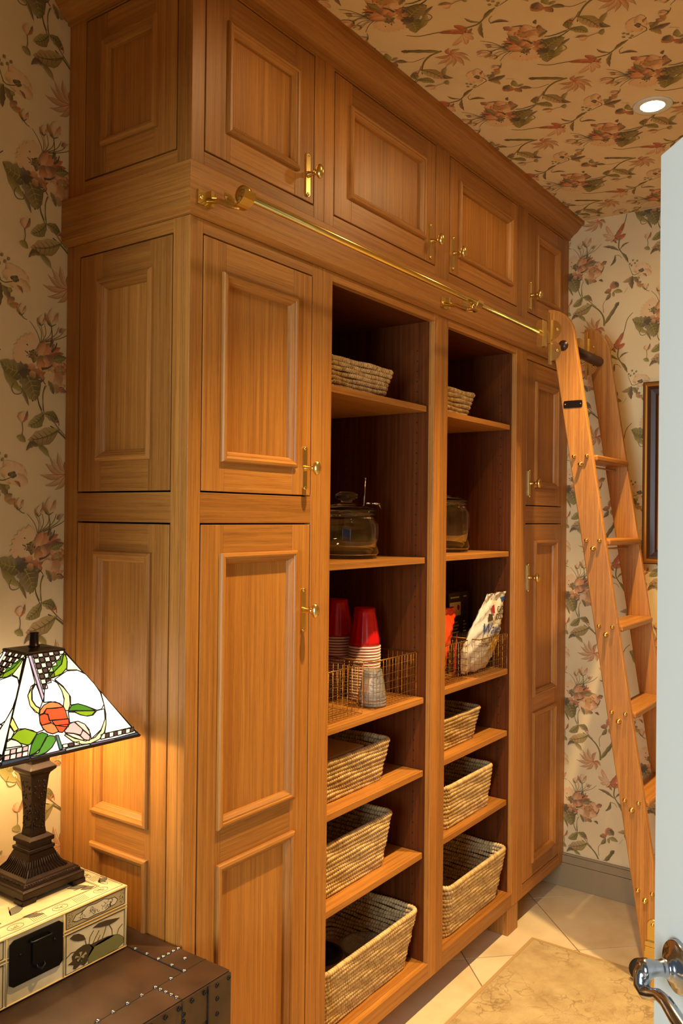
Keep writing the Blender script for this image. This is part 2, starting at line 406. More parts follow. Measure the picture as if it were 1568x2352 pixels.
# long tubular stalk and the arching stem that carries it
a_leaf((.002, .002), (-.055, -.081), .0075, 0, OLD, OLV, None, fat=.25); a_leaf((.006, .006), (-.012, -.012), .008, 0, DRK, OLD)
a_str([(-.055, -.085), (-.058, -.05), (-.075, -.02), (-.105, .005), (-.13, .018)], .004, .0015, OLV, OLD)
a_str([(-.058, -.03), (-.06, .005), (-.045, .025)], .0012, .0008, BRN)
# leaf like a small square fan, with stripes
a_leaf((-.105, .012), (-.19, -.02), .020, .006, OLL, TAN, OLD); a_str([(-.105, .01), (-.13, -.006), (-.17, -.018)], .001, .0006, BRN)
# lily burst in coral and red
for dx, dy, c in ((-.05, .02, COR2), (-.04, .035, PNK), (-.02, .045, COR2), (.012, .036, COR), (-.062, -.004, COR2), (-.05, -.026, PNK), (.01, -.03, COR), (.028, -.012, RED), (-.026, -.034, COR2)):
    x, y = -.085, -.095; a_leaf((x, y), (x+dx*1.15, y+dy*1.15), .006, .008, c, TAN, fat=.9); a_str([(x, y), (x+dx*.9, y+dy)], .0007, .0004, RED)
for dx, dy in ((.045, .06), (.03, .03), (.052, .012)):
    x, y = -.02, -.18; a_leaf((x, y), (x+dx, y+dy), .010, -.006, COR, RED, fat=.5)
for dx, dy in ((-.03, .045), (-.045, .012), (-.035, -.015), (-.01, -.028)):
    x, y = -.02, -.165; a_leaf((x, y), (x+dx, y+dy), .009, .004, CRM, COR2, fat=.6); a_str([(x, y), (x+dx*.9, y+dy*.9)], .0007, .0004, RED)
a_str([(-.022, -.19), (-.012, -.178), (.002, -.19)], .002, .0006, DRK)
# long stem of the lilies with branching leaves
a_str([(.062, -.045), (.04, -.07), (.028, -.115), (.014, -.15)], .001, .0018, OLD)
a_str([(.006, -.18), (.002, -.215), (.01, -.235), (.035, -.27)], .003, .0015, OLV, OLD)
a_leaf((.004, -.232), (-.062, -.205), .006, -.006, OLV, BRN); a_leaf((.008, -.228), (.045, -.205), .004, .006, OLV, BRN)
a_leaf((.012, -.24), (.042, -.288), .006, .004, OLV, OLD); a_leaf((-.006, -.2), (-.016, -.178), .005, .002, BRN, COR)
a_leaf((-.032, -.29), (-.012, -.248), .006, -.008, BRN, OLD); a_str([(-.014, -.25), (.004, -.252), (.016, -.266)], .0012, .0008, OLV)
# open rose with dark outline
a_flower(-.107, .153, .052, 9, CRM, COR2, .34, .2, .78, .2, 0, BRN); a_flower(-.108, .153, .032, 7, PNK, COR, .4, .6, .8, .3, 0, BRN)
a_flower(-.105, .153, .017, 6, OLL, RED, .5, 0, .8, .3)
for p in ([(-.158, .14), (-.146, .118), (-.12, .108)], [(-.12, .108), (-.098, .112), (-.088, .104)], [(-.07, .14), (-.064, .146), (-.058, .162)], [(-.14, .185), (-.118, .192), (-.10, .19)]):
    a_str(p, .0034, .001, BRN, DRK)
a_leaf((-.07, .17), (-.046, .182), .009, 0, COR, BRN); a_leaf((-.08, .108), (-.062, .1), .005, .003, BRN, DRK)
for i in range(9):
    a_leaf((-.15, .165), (-.15-.055*math.cos(i*.42-.4), .165+.05*math.sin(i*.42-.9)), .008, .004, COR2 if i % 2 else COR, RED if i % 3 else BRN, fat=.6)
for p in ([(-.17, .15), (-.15, .17), (-.135, .195)], [(-.19, .135), (-.165, .128), (-.15, .135)], [(-.165, .2), (-.15, .185), (-.138, .205)]): a_str(p, .0028, .0008, BRN, DRK)
for k in range(7): a_str([(-.16, .21), (-.17+.012*k, .235), (-.19+.02*k, .258)], .001, .0006, OLV if k % 2 else BRN)
# stems falling from the rose
a_str([(-.155, .128), (-.166, .1), (-.164, .07), (-.152, .045)], .0012, .001, BRN, OLD); a_str([(-.146, .112), (-.152, .09), (-.15, .06), (-.148, .045)], .001, .001, OLD)
a_leaf((-.148, .046), (-.19, .012), .014, .006, OLV, OLL, OLD); a_leaf((-.148, .046), (-.108, .028), .012, .005, OLL, OLD, OLD); a_str([(-.13, .038), (-.105, .012), (-.088, -.002)], .0013, .0008, BRN)
a_leaf((-.182, .112), (-.18, .07), .008, .004, OLD, DRK)
# brown bloom with hanging leaves
a_flower(-.016, .078, .02, 7, BRN, COR, .5, 0, .8, .4); a_leaf((-.012, .09), (.002, .066), .010, 0, DRK, BRN); a_leaf((-.025, .066), (-.055, .052), .010, .003, COR, BRN)
a_leaf((-.03, .05), (-.05, .02), .008, .003, OLV, BRN); a_leaf((-.02, .05), (.02, .046), .009, .004, OLL, OLV); a_leaf((-.02, .05), (-.016, .03), .006, 0, OLV, TAN)
# poppy on a sprig of berries
a_flower(.1, .125, .04, 8, CRM, PNK, .34, .3, .7, .3, -.3, TAN); a_flower(.095, .121, .010, 6, OLD, DRK, .5, 0, .8, .5)
a_str([(.09, .115), (.07, .108), (.058, .112)], .001, .001, OLD); a_leaf((.1, .108), (.116, .094), .004, .003, COR, BRN)
a_leaf((.06, .105), (.02, .085), .008, .006, OLV, TAN, None); a_leaf((.06, .105), (.058, .052), .010, -.004, OLD, BRN, None); a_leaf((.062, .1), (.082, .072), .009, .004, OLV, BRN); a_str([(.06, .11), (.052, .13), (.045, .15)], .001, .0006, OLD)
for p in ((.045, .152), (.052, .145), (.066, .152), (.058, .165), (.075, .16)): a_leaf(p, (p[0]+.007, p[1]+.007), .004, 0, BRN, OLL)
a_flower(.083, .093, .007, 6, OLL, OLV, .6); a_str([(.04, .06), (.03, .045), (.024, .038)], .0008, .0005, TAN)
a_leaf((.078, .06), (.095, .078), .008, .002, COR2, BRN); a_leaf((.08, .06), (.105, .066), .007, -.003, OLL, COR); a_leaf((.1, .058), (.118, .05), .004, 0, OLL, TAN)
# peony cluster
cx, cy = .165, -.05
for k in range(12):
    th = 1.9+k*.22; a_leaf((cx-.005, cy+.0), (cx-.005+.07*math.cos(th), cy+.06*math.sin(th)), .016, .004, CRM, PNK, fat=.6, edge=CRM)
for p, q, w_, c0, c1 in (((.16, -.06), (.195, -.01), .013, COR2, COR), ((.155, -.055), (.178, -.008), .011, PNK, COR), ((.15, -.06), (.15, -.03), .013, OLV, OLL), ((.146, -.064), (.158, -.034), .009, OLD, TAN),
        ((.16, -.07), (.182, -.045), .013, COR2, BRN), ((.175, -.07), (.2, -.04), .014, COR, BRN), ((.17, -.06), (.19, -.055), .014, PNK, COR), ((.155, -.07), (.178, -.06), .013, COR2, COR), ((.15, -.068), (.13, -.078), .010, COR2, COR),
        ((.17, -.08), (.14, -.088), .012, COR, BRN), ((.165, -.085), (.182, -.1), .010, COR, BRN), ((.2, -.05), (.222, -.035), .008, COR, BRN), ((.14, -.08), (.122, -.07), .006, COR, BRN)):
    a_leaf(p, q, w_, .003, c0, c1, fat=.55, edge=BRN)
for p in ([(.15, -.1), (.162, -.108), (.176, -.098)], [(.168, -.074), (.185, -.07), (.198, -.06)], [(.195, -.03), (.205, -.02), (.21, -.006)], [(.13, -.085), (.138, -.095), (.152, -.09)]): a_str(p, .003, .001, DRK, OLD)
a_leaf((.198, -.05), (.235, -.038), .010, 0, OLV, DRK, OLL); a_leaf((.19, -.02), (.2, -.002), .004, 0, OLD, BRN); a_dots(.14, -.035, .02, 26)
# second drooping bloom to its right
for p, q, w_, c0, c1 in (((.185, -.075), (.19, -.12), .015, PNK, CRM), ((.19, -.075), (.206, -.115), .015, CRM, COR2), ((.2, -.105), (.225, -.1), .013, PNK, COR), ((.205, -.08), (.225, -.1), .011, COR, TAN), ((.195, -.11), (.215, -.125), .011, COR2, OLV), ((.186, -.1), (.202, -.13), .007, OLV, DRK), ((.212, -.12), (.235, -.122), .006, COR, BRN)):
    a_leaf(p, q, w_, .003, c0, c1, fat=.55, edge=TAN)
# big dark leaf left of the cluster
a_leaf((.135, -.085), (.06, -.072), .022, .01, OLD, OLV, OLL, 9); a_leaf((.118, -.08), (.152, -.152), .026, .006, DRK, OLV, OLL, 9, .6); a_leaf((.13, -.08), (.105, -.09), .02, 0, DRK, DRK)
a_leaf((.07, -.092), (.118, -.135), .010, -.004, OLV, OLL); a_str([(.095, -.118), (.09, -.13), (.098, -.142), (.115, -.138), (.112, -.122)], .001, .0008, OLD); a_leaf((.112, -.125), (.135, -.165), .004, .002, OLV, BRN)
a_leaf((.152, -.085), (.136, -.098), .010, 0, COR2, BRN); a_leaf((.132, -.076), (.122, -.07), .005, 0, DRK, BRN)
a_str([(.166, -.1), (.158, -.12), (.16, -.15), (.17, -.172)], .0011, .001, BRN, OLD); a_str([(.182, -.112), (.174, -.13), (.173, -.155), (.174, -.172)], .001, .001, OLL, OLD)
# buds above the cluster
for bx_, by_, s_ in ((.112, .045, 1), (.165, .03, .9), (.193, .034, 1.6)):
    a_leaf((bx_, by_), (bx_+.002*s_, by_+.024*s_), .006*s_, .002, PNK, CRM, fat=.5); a_leaf((bx_, by_), (bx_+.012*s_, by_+.02*s_), .004*s_, -.003, CRM, COR); a_leaf((bx_, by_), (bx_-.011*s_, by_+.016*s_), .0035*s_, .003, OLV, COR)
    a_str([(bx_-.006*s_, by_+.002), (bx_, by_-.003), (bx_+.008*s_, by_+.004)], .0018, .0006, OLD)
a_str([(.193, .03), (.196, .01), (.194, -.01)], .0011, .001, OLD); a_str([(.165, .028), (.17, .01), (.176, -.01)], .001, .0006, TAN); a_str([(.112, .042), (.12, .036), (.128, .034)], .001, .0006, OLD)
# bud, arched leaves
a_leaf((.118, -.205), (.12, -.182), .010, .003, PNK, CRM, fat=.5, edge=COR); a_leaf((.118, -.207), (.132, -.178), .004, -.004, COR, BRN); a_str([(.118, -.206), (.12, -.222), (.118, -.236)], .001, .0007, OLD)
a_leaf((.105, -.24), (.128, -.25), .008, .003, OLL, OLV)
a_leaf((.13, -.27), (.165, -.258), .007, .01, BRN, OLD); a_leaf((.158, -.255), (.192, -.282), .007, .004, OLV, OLL)
a_leaf((-.11, .245), (-.095, .255), .006, 0, BRN, COR2); a_str([(.205, -.2), (.215, -.19), (.218, -.205)], .0018, .001, COR, RED)
random.seed(7)

def paper(wall, name, D, mapf, h0, h1, v0, v1):
    """repeat the drawn cell on its half-drop lattice and cut it at the wall's edges"""
    mb = MB(); A = (.325, .225); B = (.325, -.225)
    for i in range(-14, 15):
        for j in range(-14, 15):
            ox, oy = D[0]+i*A[0]+j*B[0], D[1]+i*A[1]+j*B[1]
            if ox < h0-.3 or ox > h1+.3 or oy < v0-.35 or oy > v1+.35: continue
            for k, (P, fs, cs) in enumerate(art):
                Q = [(p[0]+ox, p[1]+oy) for p in P]
                ok = [h0 <= a <= h1 and v0 <= b <= v1 for a, b in Q]
                if not any(ok): continue
                off = .0004+k*.000006
                V = [mapf(min(max(a, h0), h1), min(max(b, v0), v1), off) for a, b in Q]
                mb.add(V, fs if all(ok) else [f for f in fs if any(ok[q] for q in f)], 'z', 0, False, .5, cs)
    return obj(name, mb, 'print', wall, kind='stuff')
paper(wall_back, 'flower_print', (-.237, 1.517), lambda a, b, o: (a, YB-o, b), X0+.005, .02, .4, ZC-.003)
paper(wall_right, 'flower_print', (.209, 2.44), lambda a, b, o: (X1-o, -a, b), .0, 1.6, .145, ZC-.003)
paper(ceiling, 'flower_print', (-.987, -.348), lambda a, b, o: (-a, b, ZC-o), -X1+.003, -X0-.003, YF+.003, .0)
paper(wall_left, 'flower_print', (-.2, 1.6), lambda a, b, o: (X0+o, a, b), -.105, YB-.003, .1, ZC-.003)

# ------------------------------------------------------------------ fitted oak cabinets
TY = lambda u, d, z: (u, -d, z)          # faces the room
TX = lambda u, d, z: (-d, u, z)          # the end that faces the doorway
def pbox(mb, T, u0, u1, d0, d1, z0, z1, g, tone=None):
    a, b = T(u0, d0, z0), T(u1, d1, z1); mb.box(a[0], b[0], a[1], b[1], a[2], b[2], g, 0, tone)
MP = [(0, -.001), (0, .006), (.0025, .0095), (.008, .011), (.012, .0095), (.0135, .006), (.017, .0055), (.020, .002), (.024, -.003), (.0255, -.0105)]
def panel_door(parent, T, u0, u1, z0, z1, pu, panels, name='door'):
    g = .0036; hg = 'x' if T is TY else 'y'; mb = MB(); i = .013
    pbox(mb, T, u0+g, pu[0]+i, -.02, 0, z0+g, z1-g, 'z'); pbox(mb, T, pu[1]-i, u1-g, -.02, 0, z0+g, z1-g, 'z')
    zs = sorted(panels); lo = z0+g
    for a, b in zs: pbox(mb, T, pu[0]+i, pu[1]-i, -.02, -.0003, lo, a+i, hg); lo = b-i
    pbox(mb, T, pu[0]+i, pu[1]-i, -.02, -.0003, lo, z1-g, hg)
    d = obj(name, mb, 'oak', parent, .0012)
    for a, b in zs:
        mb = MB(); n = max(2, round((pu[1]-pu[0])/.1)); us = [pu[0]+i+(pu[1]-pu[0]-2*i)*k/n+(0 if k in (0, n) else (R()-.5)*.03) for k in range(n+1)]
        for k in range(n): pbox(mb, T, us[k], us[k+1], -.018, -.010, a+i, b-i, 'z', .35+R()*.6)
        obj('panel', mb, 'oak', d)
        mb = MB(); mb.sweep(MP, [lambda w_, q: T(pu[0]+w_, q, a+w_), lambda w_, q: T(pu[1]-w_, q, a+w_), lambda w_, q: T(pu[1]-w_, q, b-w_), lambda w_, q: T(pu[0]+w_, q, b-w_)], closed=True)
        obj('panel_moulding', mb, 'oak', d)
    return d
# brass knob on a long backplate, drawn once
mb = MB(); pl = []
for k in range(9): th = math.pi*k/8; pl.append((.0085*math.cos(th), 0, .047+.0085*math.sin(th)))
for k in range(9): th = math.pi+math.pi*k/8; pl.append((.0085*math.cos(th), 0, -.047+.0085*math.sin(th)))
mb.prism(pl, (0, -.0035, 0)); mb.tube([(0, -.003, .0), (0, -.034, 0)], .0042, 12); mb.lathe([(.0075, -.0035), (.0085, -.006), (.006, -.009), (.0065, -.012), (.005, -.015), (.0062, -.027), (.0085, -.030), (.005, -.033)], ax='y', n=14)
mb.sphere((0, -.040, 0), .0175, 10, 0, (.60, .56, 1.05)); mb.sphere((0, -.0035, .050), .005, 5, 0, (1, .6, 1)); mb.sphere((0, -.0035, -.050), .005, 5, 0, (1, .6, 1))
knob_me = mesh('door_knob', mb, ['brass'])
def knob(d, x, z): inst('door_knob', knob_me, (x, 0, z), d)

ZB0, ZB1 = 2.1964, 2.3057
def lower_unit(xa, xb, a, b, label, cat, doors=None, shelves=None):
    t = thing('tall_cabinet' if doors else 'shelf_cabinet', label, cat, (xa, 0, 0))
    for p, q in ((xa+.0004, a), (b, xb-.0004)):
        mb = MB(); mb.box(p, q, 0, .02, .0985, ZB0, 'z'); obj('stile', mb, 'oak', t, .0012)
    ztop = 2.1666 if doors else 2.1716
    for p, q in ((.0985, .148), (ztop, ZB0))+(((1.5335, 1.6007),) if doors else ()):
        mb = MB(); mb.box(a, b, .0005, .02, p, q, 'x'); obj('rail', mb, 'oak', t, .0012)
    im = 'oakshade'
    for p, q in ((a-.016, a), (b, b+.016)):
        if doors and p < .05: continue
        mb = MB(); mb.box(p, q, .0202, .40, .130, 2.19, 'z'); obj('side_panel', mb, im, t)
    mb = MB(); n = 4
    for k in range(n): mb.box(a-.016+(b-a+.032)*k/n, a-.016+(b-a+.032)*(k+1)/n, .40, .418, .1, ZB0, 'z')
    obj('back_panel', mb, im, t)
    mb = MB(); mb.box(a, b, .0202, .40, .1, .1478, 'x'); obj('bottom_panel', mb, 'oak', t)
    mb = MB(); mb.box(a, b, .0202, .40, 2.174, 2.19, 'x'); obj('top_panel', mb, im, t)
    for zt in shelves or ():
        mb = MB(); mb.box(a+.001, b-.006, .0225, .399, zt-.019, zt, 'x'); obj('shelf', mb, 'oak', t, .0012)
    if shelves:
        mb = MB()
        for y in (.062, .335):
            for k in range(58): z = .22+k*.0327; mb.lathe([(.0028, 0), (.0028, .0004)], (b-.0004, y, z), 'x', 8, 0, False)
        obj('pin_holes', mb, 'black', t, kind='stuff')  # black discs painted for the shade inside the drilled holes
    for (z0, z1), pu, pan, kx, kz in doors or ():
        d = panel_door(t, TY, a, b, z0, z1, pu, pan); knob(d, kx, kz)
    return t
LOW = (.148, 1.5335); UPP = (1.6007, 2.1666)
cabA = lower_unit(0, .475, .0393, .4327, 'tall oak cabinet at the near corner with two panelled doors, lamp beside it', 'cabinet',
    [(UPP, (.100, .369), [(1.671, 2.096)], .4035, 1.672), (LOW, (.100, .373), [(.848, 1.466), (.215, .770)], .4035, 1.315)])
SH = [1.9045, 1.425, .983, .753, .494]
cabB = lower_unit(.475, 1.107, .5167, 1.0621, 'open oak shelf bay beside the near tall cabinet, holding red cups', 'cabinet', None, SH)
cabC = lower_unit(1.107, 1.734, 1.1521, 1.6874, 'open oak shelf bay nearer the ladder, holding snack bags', 'cabinet', None, [1.9035, 1.4275, .986, .7546, .4951])
cabD = lower_unit(1.734, 2.2096, 1.7808, 2.155, 'tall oak cabinet at the far end behind the ladder, two panelled doors', 'cabinet',
    [(UPP, (1.862, 2.100), [(1.674, 2.09)], 1.812, 1.688), (LOW, (1.862, 2.100), [(.852, 1.466), (.205, .792)], 1.806, 1.324)])
# panelled end of the near cabinet
for y0, y1 in ((.0202, .051), (.373, YB-.001)):
    mb = MB(); mb.box(0, .018, y0, y1, .0, ZB0, 'z'); obj('end_stile', mb, 'oak', cabA, .0008)
for z0, z1 in ((0, .148), (1.5335, 1.6007), (2.1666, ZB0)):
    mb = MB(); mb.box(.0005, .018, .051, .373, z0, z1, 'y'); obj('end_rail', mb, 'oak', cabA, .0008)
panel_door(cabA, TX, .051, .373, UPP[0], UPP[1], (.112, .300), [(1.674, 2.100)], 'end_door')
panel_door(cabA, TX, .051, .373, LOW[0], LOW[1], (.108, .303), [(.856, 1.466), (.215, .788)], 'end_door')

def upper_unit(xa, xb, a, b, label, pu, kx):
    t = thing('upper_cabinet', label, 'cabinet', (xa, 0, ZB1))
    for p, q in ((xa+.0004, a), (b, xb-.0004)):
        mb = MB(); mb.box(p, q, 0, .02, ZB1, 2.78, 'z'); obj('stile', mb, 'oak', t, .0012)
    for p, q in ((ZB1, 2.3451), (2.7296, 2.78)):
        mb = MB(); mb.box(a, b, .0005, .02, p, q, 'x'); obj('rail', mb, 'oak', t, .0012)
    mb = MB(); mb.box(xa+.02, xb-.002, .40, .415, ZB1, 2.78, 'z'); obj('back_panel', mb, 'oakshade', t)
    mb = MB(); mb.box(xa+.02, xb-.002, .0202, .40, ZB1, ZB1+.015, 'x'); obj('bottom_panel', mb, 'oakshade', t)
    d = panel_door(t, TY, a, b, 2.3451, 2.7296, pu, [(2.411, 2.664)]); knob(d, kx, 2.415)
    return t
upA = upper_unit(0, .475, .0393, .4327, 'first upper oak cabinet from the left, small panelled door at the corner', (.108, .366), .4035)
upper_unit(.475, 1.107, .5167, 1.0621, 'upper oak cabinet over the shelves with the red cups, panelled door', (.585, .993), 1.027)
upper_unit(1.107, 1.734, 1.1521, 1.6874, 'upper oak cabinet over the shelves with the snack bags, panelled door', (1.212, 1.634), 1.176)
upper_unit(1.734, 2.2096, 1.7808, 2.155, 'last upper oak cabinet in the far corner beside the papered wall', (1.862, 2.100), 1.806)
for y0, y1 in ((.0202, .043), (.360, YB-.001)):
    mb = MB(); mb.box(0, .018, y0, y1, ZB1, 2.78, 'z'); obj('end_stile', mb, 'oak', upA, .0008)
for z0, z1 in ((ZB1, 2.3451), (2.7296, 2.78)):
    mb = MB(); mb.box(.0005, .018, .043, .36, z0, z1, 'y'); obj('end_rail', mb, 'oak', upA, .0008)
panel_door(upA, TX, .043, .36, 2.3451, 2.7296, (.105, .295), [(2.411, 2.664)], 'end_door')

def around(prof, name, label, cat):
    mb = MB(); n = len(prof)
    mb.sweep(prof, [lambda d, z: (-d, YB-.001, z), lambda d, z: (-d, -d, z)]); mb.sweep(prof, [lambda d, z: (-d, -d, z), lambda d, z: (2.2094, -d, z)])
    mb.add([(2.2094, -d, z) for d, z in prof], [list(range(n))])
    o = obj(name, mb, 'oak'); o['label'] = label; o['category'] = cat; return o
around([(0, ZB0), (.007, ZB0), (.009, ZB0+.004), (.0185, ZB0+.011), (.0185, ZB1-.0015), (.017, ZB1), (0, ZB1)], 'rail_board', 'wide oak board between upper and lower cabinets, carrying the brass rail', 'board')
around([(0, 2.735), (.007, 2.735), (.008, 2.745), (.014, 2.747), (.016, 2.752), (.020, 2.755), (.034, 2.764), (.046, 2.777), (.054, 2.786), (.056, 2.790), (.066, 2.791), (.067, 2.8065), (0, 2.8065)], 'crown_moulding', 'oak crown moulding where the cabinets meet the papered ceiling', 'moulding')
mb = MB(); mb.box(.02, 2.2, .10, .116, 0, .0983, 'x'); o = obj('toe_kick', mb, 'oak'); tagp(o, None, 'recessed oak toe kick board under the cabinets', 'board')
for x0_, x1_, lb in ((1.655, 1.745, 'small oak foot block under the stile between snack shelves and far cabinet'), (.02, .09, 'small oak foot block under the near corner cabinet, behind the trunk')):
    mb = MB(); mb.box(x0_, x1_, .001, .0998, 0, .0983, 'z'); o = obj('cabinet_foot', mb, 'oak', None, .002); tagp(o, None, lb, 'foot block')

# ------------------------------------------------------------------ brass rail for the ladder
RY, RZ, RR = -.118, 2.224, .0085
rail = thing('ladder_rail', 'long brass rail on the oak board, the ladder hangs from it', 'rail', (.05, RY, RZ))
mb = MB(); mb.tube([(.038, RY, RZ), (2.12, RY, RZ)], RR, 16); obj('rail_tube', mb, 'brass', rail)
mb = MB(); mb.lathe([(.008, -.004), (.0185, -.004), (.019, .002), (.0185, .008), (.0085, .009)], (.036, RY, RZ), 'x', 24); mb.lathe([(.006, -.006), (.010, -.0045)], (.036, RY, RZ), 'x', 16); obj('end_stop', mb, 'brass', rail)
for bxx in (.022, 1.085, 2.02):
    mb = MB(); mb.box(bxx-.022, bxx+.016, -.0235, -.0188, 2.215, 2.246); mb.box(bxx+.006, bxx+.016, -.034, -.0188, 2.213, 2.248)
    mb.tube([(bxx+.008, -.022, 2.229), (bxx+.006, -.06, 2.220), (bxx+.005, -.090, 2.204), (bxx+.005, RY, 2.196)], .0065, 10); mb.sphere((bxx-.014, -.024, 2.23), .0045, 5)
    vs = []; fs = []; k = 12
    for i in range(k+1):
        th = math.pi*(1.0+1.05*i/k)
        for rr in (.0265, .0295):
            for xx in (bxx-.012, bxx+.022): vs.append((xx, RY+rr*math.cos(th), RZ-.002+rr*math.sin(th)))
        if i: q = 4*i; fs += [(q-4, q, q+1, q-3), (q-2, q-1, q+3, q+2), (q-4, q-2, q+2, q), (q-3, q+1, q+3, q-1)]
    fs += [(0, 1, 3, 2), (4*k, 4*k+2, 4*k+3, 4*k+1)]
    mb.add(vs, fs); mb.tube([(bxx+.005, RY, RZ-.028), (bxx+.005, RY, RZ-.006)], .006, 8); obj('rail_bracket', mb, 'brass', rail)

# ------------------------------------------------------------------ library ladder
yc = lambda z: -.324-.16*(1.475-z)
LA, LB, TH, HW = 1.61, 1.985, .021, .042
lad = thing('library_ladder', 'leaning oak library ladder with brass bolts, hung on the rail at the far end', 'ladder', (1.80, -.55, 0))
pts = [(yc(.06)+HW, .06), (yc(2.30)+HW, 2.30)]
for k in range(1, 8): t_ = k/7*math.pi/2; pts.append((yc(2.2)+HW+.012-(2*HW+.008)*math.sin(t_)**.9 if 0 else (yc(2.3)+HW)-(2*HW+.018)*math.sin(t_), 2.19+.11*math.cos(t_)))
pts += [(yc(.06)-HW, .06)]
for x in (LA, LB):
    mb = MB(); mb.prism([(x, y, z) for y, z in pts], (TH, 0, 0)); obj('stile', mb, 'oak', lad, .004, fixn=True)
TZ = [1.765, 1.472, 1.179, .890, .600, .310]
for z in TZ:
    y = yc(z); mb = MB(); mb.box(LA+TH, LB, y-.052, y+.040, z-.011, z+.011, 'x'); obj('tread', mb, 'oak', lad, .006)
    mb = MB(); mb.tube([(LA+TH, y+.0, z-.026), (LB, y, z-.026)], .0035, 8); obj('tie_rod', mb, 'brasso', lad)
mb = MB(); mb.lathe([(.0075, 0), (.0078, -.002), (.006, -.004), (.0062, -.008), (.0045, -.0105), (0, -.0115)], ax='x', n=12); b1 = mesh('bolt', mb, ['brass'])
mb = MB(); mb.lathe([(.009, 0), (.0095, -.0025), (.007, -.004), (.0065, -.014), (.004, -.016), (0, -.0165)], ax='x', n=12); b2 = mesh('rod_nut', mb, ['brass'])
for z in TZ:
    y = yc(z); inst('bolt', b1, (LA, y+.024, z+.006), lad); inst('bolt', b1, (LA, y-.022, z+.006), lad); inst('rod_nut', b2, (LA, y, z-.022), lad)
mb = MB(); mb.tube([(LA-.0008, yc(2.19)+.0, 2.165), (LB+TH+.0008, yc(2.19), 2.165)], .019, 20); obj('dowel', mb, 'dkwood', lad)
for x in (LA, LB):
    yb = yc(2.19)+HW; pl = []
    for zc_ in (2.150, 2.225):
        pl.append((x, yb+.004, zc_-.036))
        for k in range(9): th = -math.pi/2+math.pi*k/8; pl.append((x, yb-.004-.032*math.cos(th)*1.0, zc_+.034*math.sin(th)))
    pl.append((x, yb+.004, 2.262))
    mb = MB(); mb.prism(pl, (-.003, 0, 0)); h = obj('hook_plate', mb, 'brass', lad, fixn=True)
    mb = MB(); mb.box(x-.014, x+.004, yb-.002, yb+.012, 2.175, 2.285); mb.box(x-.011, x+.002, yb+.000, yb+.010, 2.10, 2.175); obj('hook_bar', mb, 'brass', lad, .001)
    mb = MB(); mb.box(x-.010, x-.006, RY-.020, RY+.004, 2.168, 2.265); mb.box(x+.016, x+.020, RY-.020, RY+.004, 2.168, 2.265); mb.box(x-.008, x+.018, RY-.024, RY-.018, 2.17, 2.262); obj('roller_housing', mb, 'brass', lad, .001)
    mb = MB(); mb.lathe([(.012, -.002), (.014, -.002), (.009, .005), (.014, .012), (.012, .012)], (x+.001, RY, RZ+.0215), 'x', 20); obj('roller', mb, 'brass', lad)
    mb = MB()
    for zc_ in (2.150, 2.225): mb.sphere((x-.004, yb-.020, zc_), .005, 5)
    obj('screws', mb, 'brasso', h)
z = 1.955; y = yc(z); pl = []
for k in range(16):
    th = 2*math.pi*k/16; pl.append((LA, y+.034*max(-1, min(1, 1.35*math.cos(th))), z+.013*max(-1, min(1, 1.35*math.sin(th)))))
mb = MB(); mb.prism(pl, (-.0012, 0, 0)); n_ = obj('maker_plate', mb, M['bronze'], lad, fixn=True)
mb = MB(); mb.sphere((LA-.0015, y+.028, z), .0025, 4); mb.sphere((LA-.0015, y-.028, z), .0025, 4); obj('plate_pins', mb, 'brasso', n_)
for x, sg in ((LA, -1), (LB+TH, 1)):
    y = -.535; pl = [(x, y-.018, .15)]
    for k in range(9): th = math.pi*k/8; pl.append((x, y-.018*math.cos(th), .215+.018*math.sin(th)))
    pl.append((x, y+.018, .15)); mb = MB(); mb.prism(pl, (sg*.003, 0, 0)); mb.box(x, x+sg*.012, y-.023, y+.023, .145, .160); mb.box(x, x+sg*.016, y-.021, y+.021, .128, .145)
    mb.box(x+sg*.002, x+sg*.014, y-.021, y+.024, .055, .128); mb.box(x, x+sg*.018, y-.024, y-.018, .0505, .128); mb.sphere((x+sg*.004, y, .215), .006, 5); obj('foot_bracket', mb, 'brass', lad, .0015, fixn=True)
    mb = MB(); mb.box(x+sg*.001, x+sg*.024, y-.016, y+.036, .006, .056); obj('foot_guard', mb, 'brass', lad, .002)
    xm = x-sg*.012; mb = MB(); mb.lathe([(.02, -.009), (.036, -.009), (.040, -.004), (.040, .004), (.036, .009), (.02, .009)], (xm, y+.040, .046), 'x', 28); obj('wheel', mb, 'rubber', lad)

# ------------------------------------------------------------------ ceiling downlights (the second one is assumed from the shadows, above the near cabinet, out of the frame)
dl = mat('lamp_glow', (1, 1, 1, 1), .5); b_ = dl.node_tree.nodes['Principled BSDF']; b_.inputs['Emission Color'].default_value = (1, .86, .62, 1); b_.inputs['Emission Strength'].default_value = 30
for (x, y), lb in zip(DOWN, ('recessed ceiling downlight lit, on the floral papered ceiling', 'recessed ceiling downlight lit, assumed above the near cabinet, outside the photo')):
    t = thing('ceiling_downlight', lb, 'light', (x, y, ZC))
    mb = MB(); mb.lathe([(.036, ZC-.0035), (.050, ZC-.0045), (.057, ZC-.0035), (.058, ZC-.0001), (.036, ZC-.0001)], (x, y, 0), n=36, cap=False); obj('trim_ring', mb, 'white', t)
    mb = MB(); mb.lathe([(0, ZC-.002), (.035, ZC-.002), (.035, ZC-.0012)], (x, y, 0), n=28); obj('lit_lens', mb, dl, t)

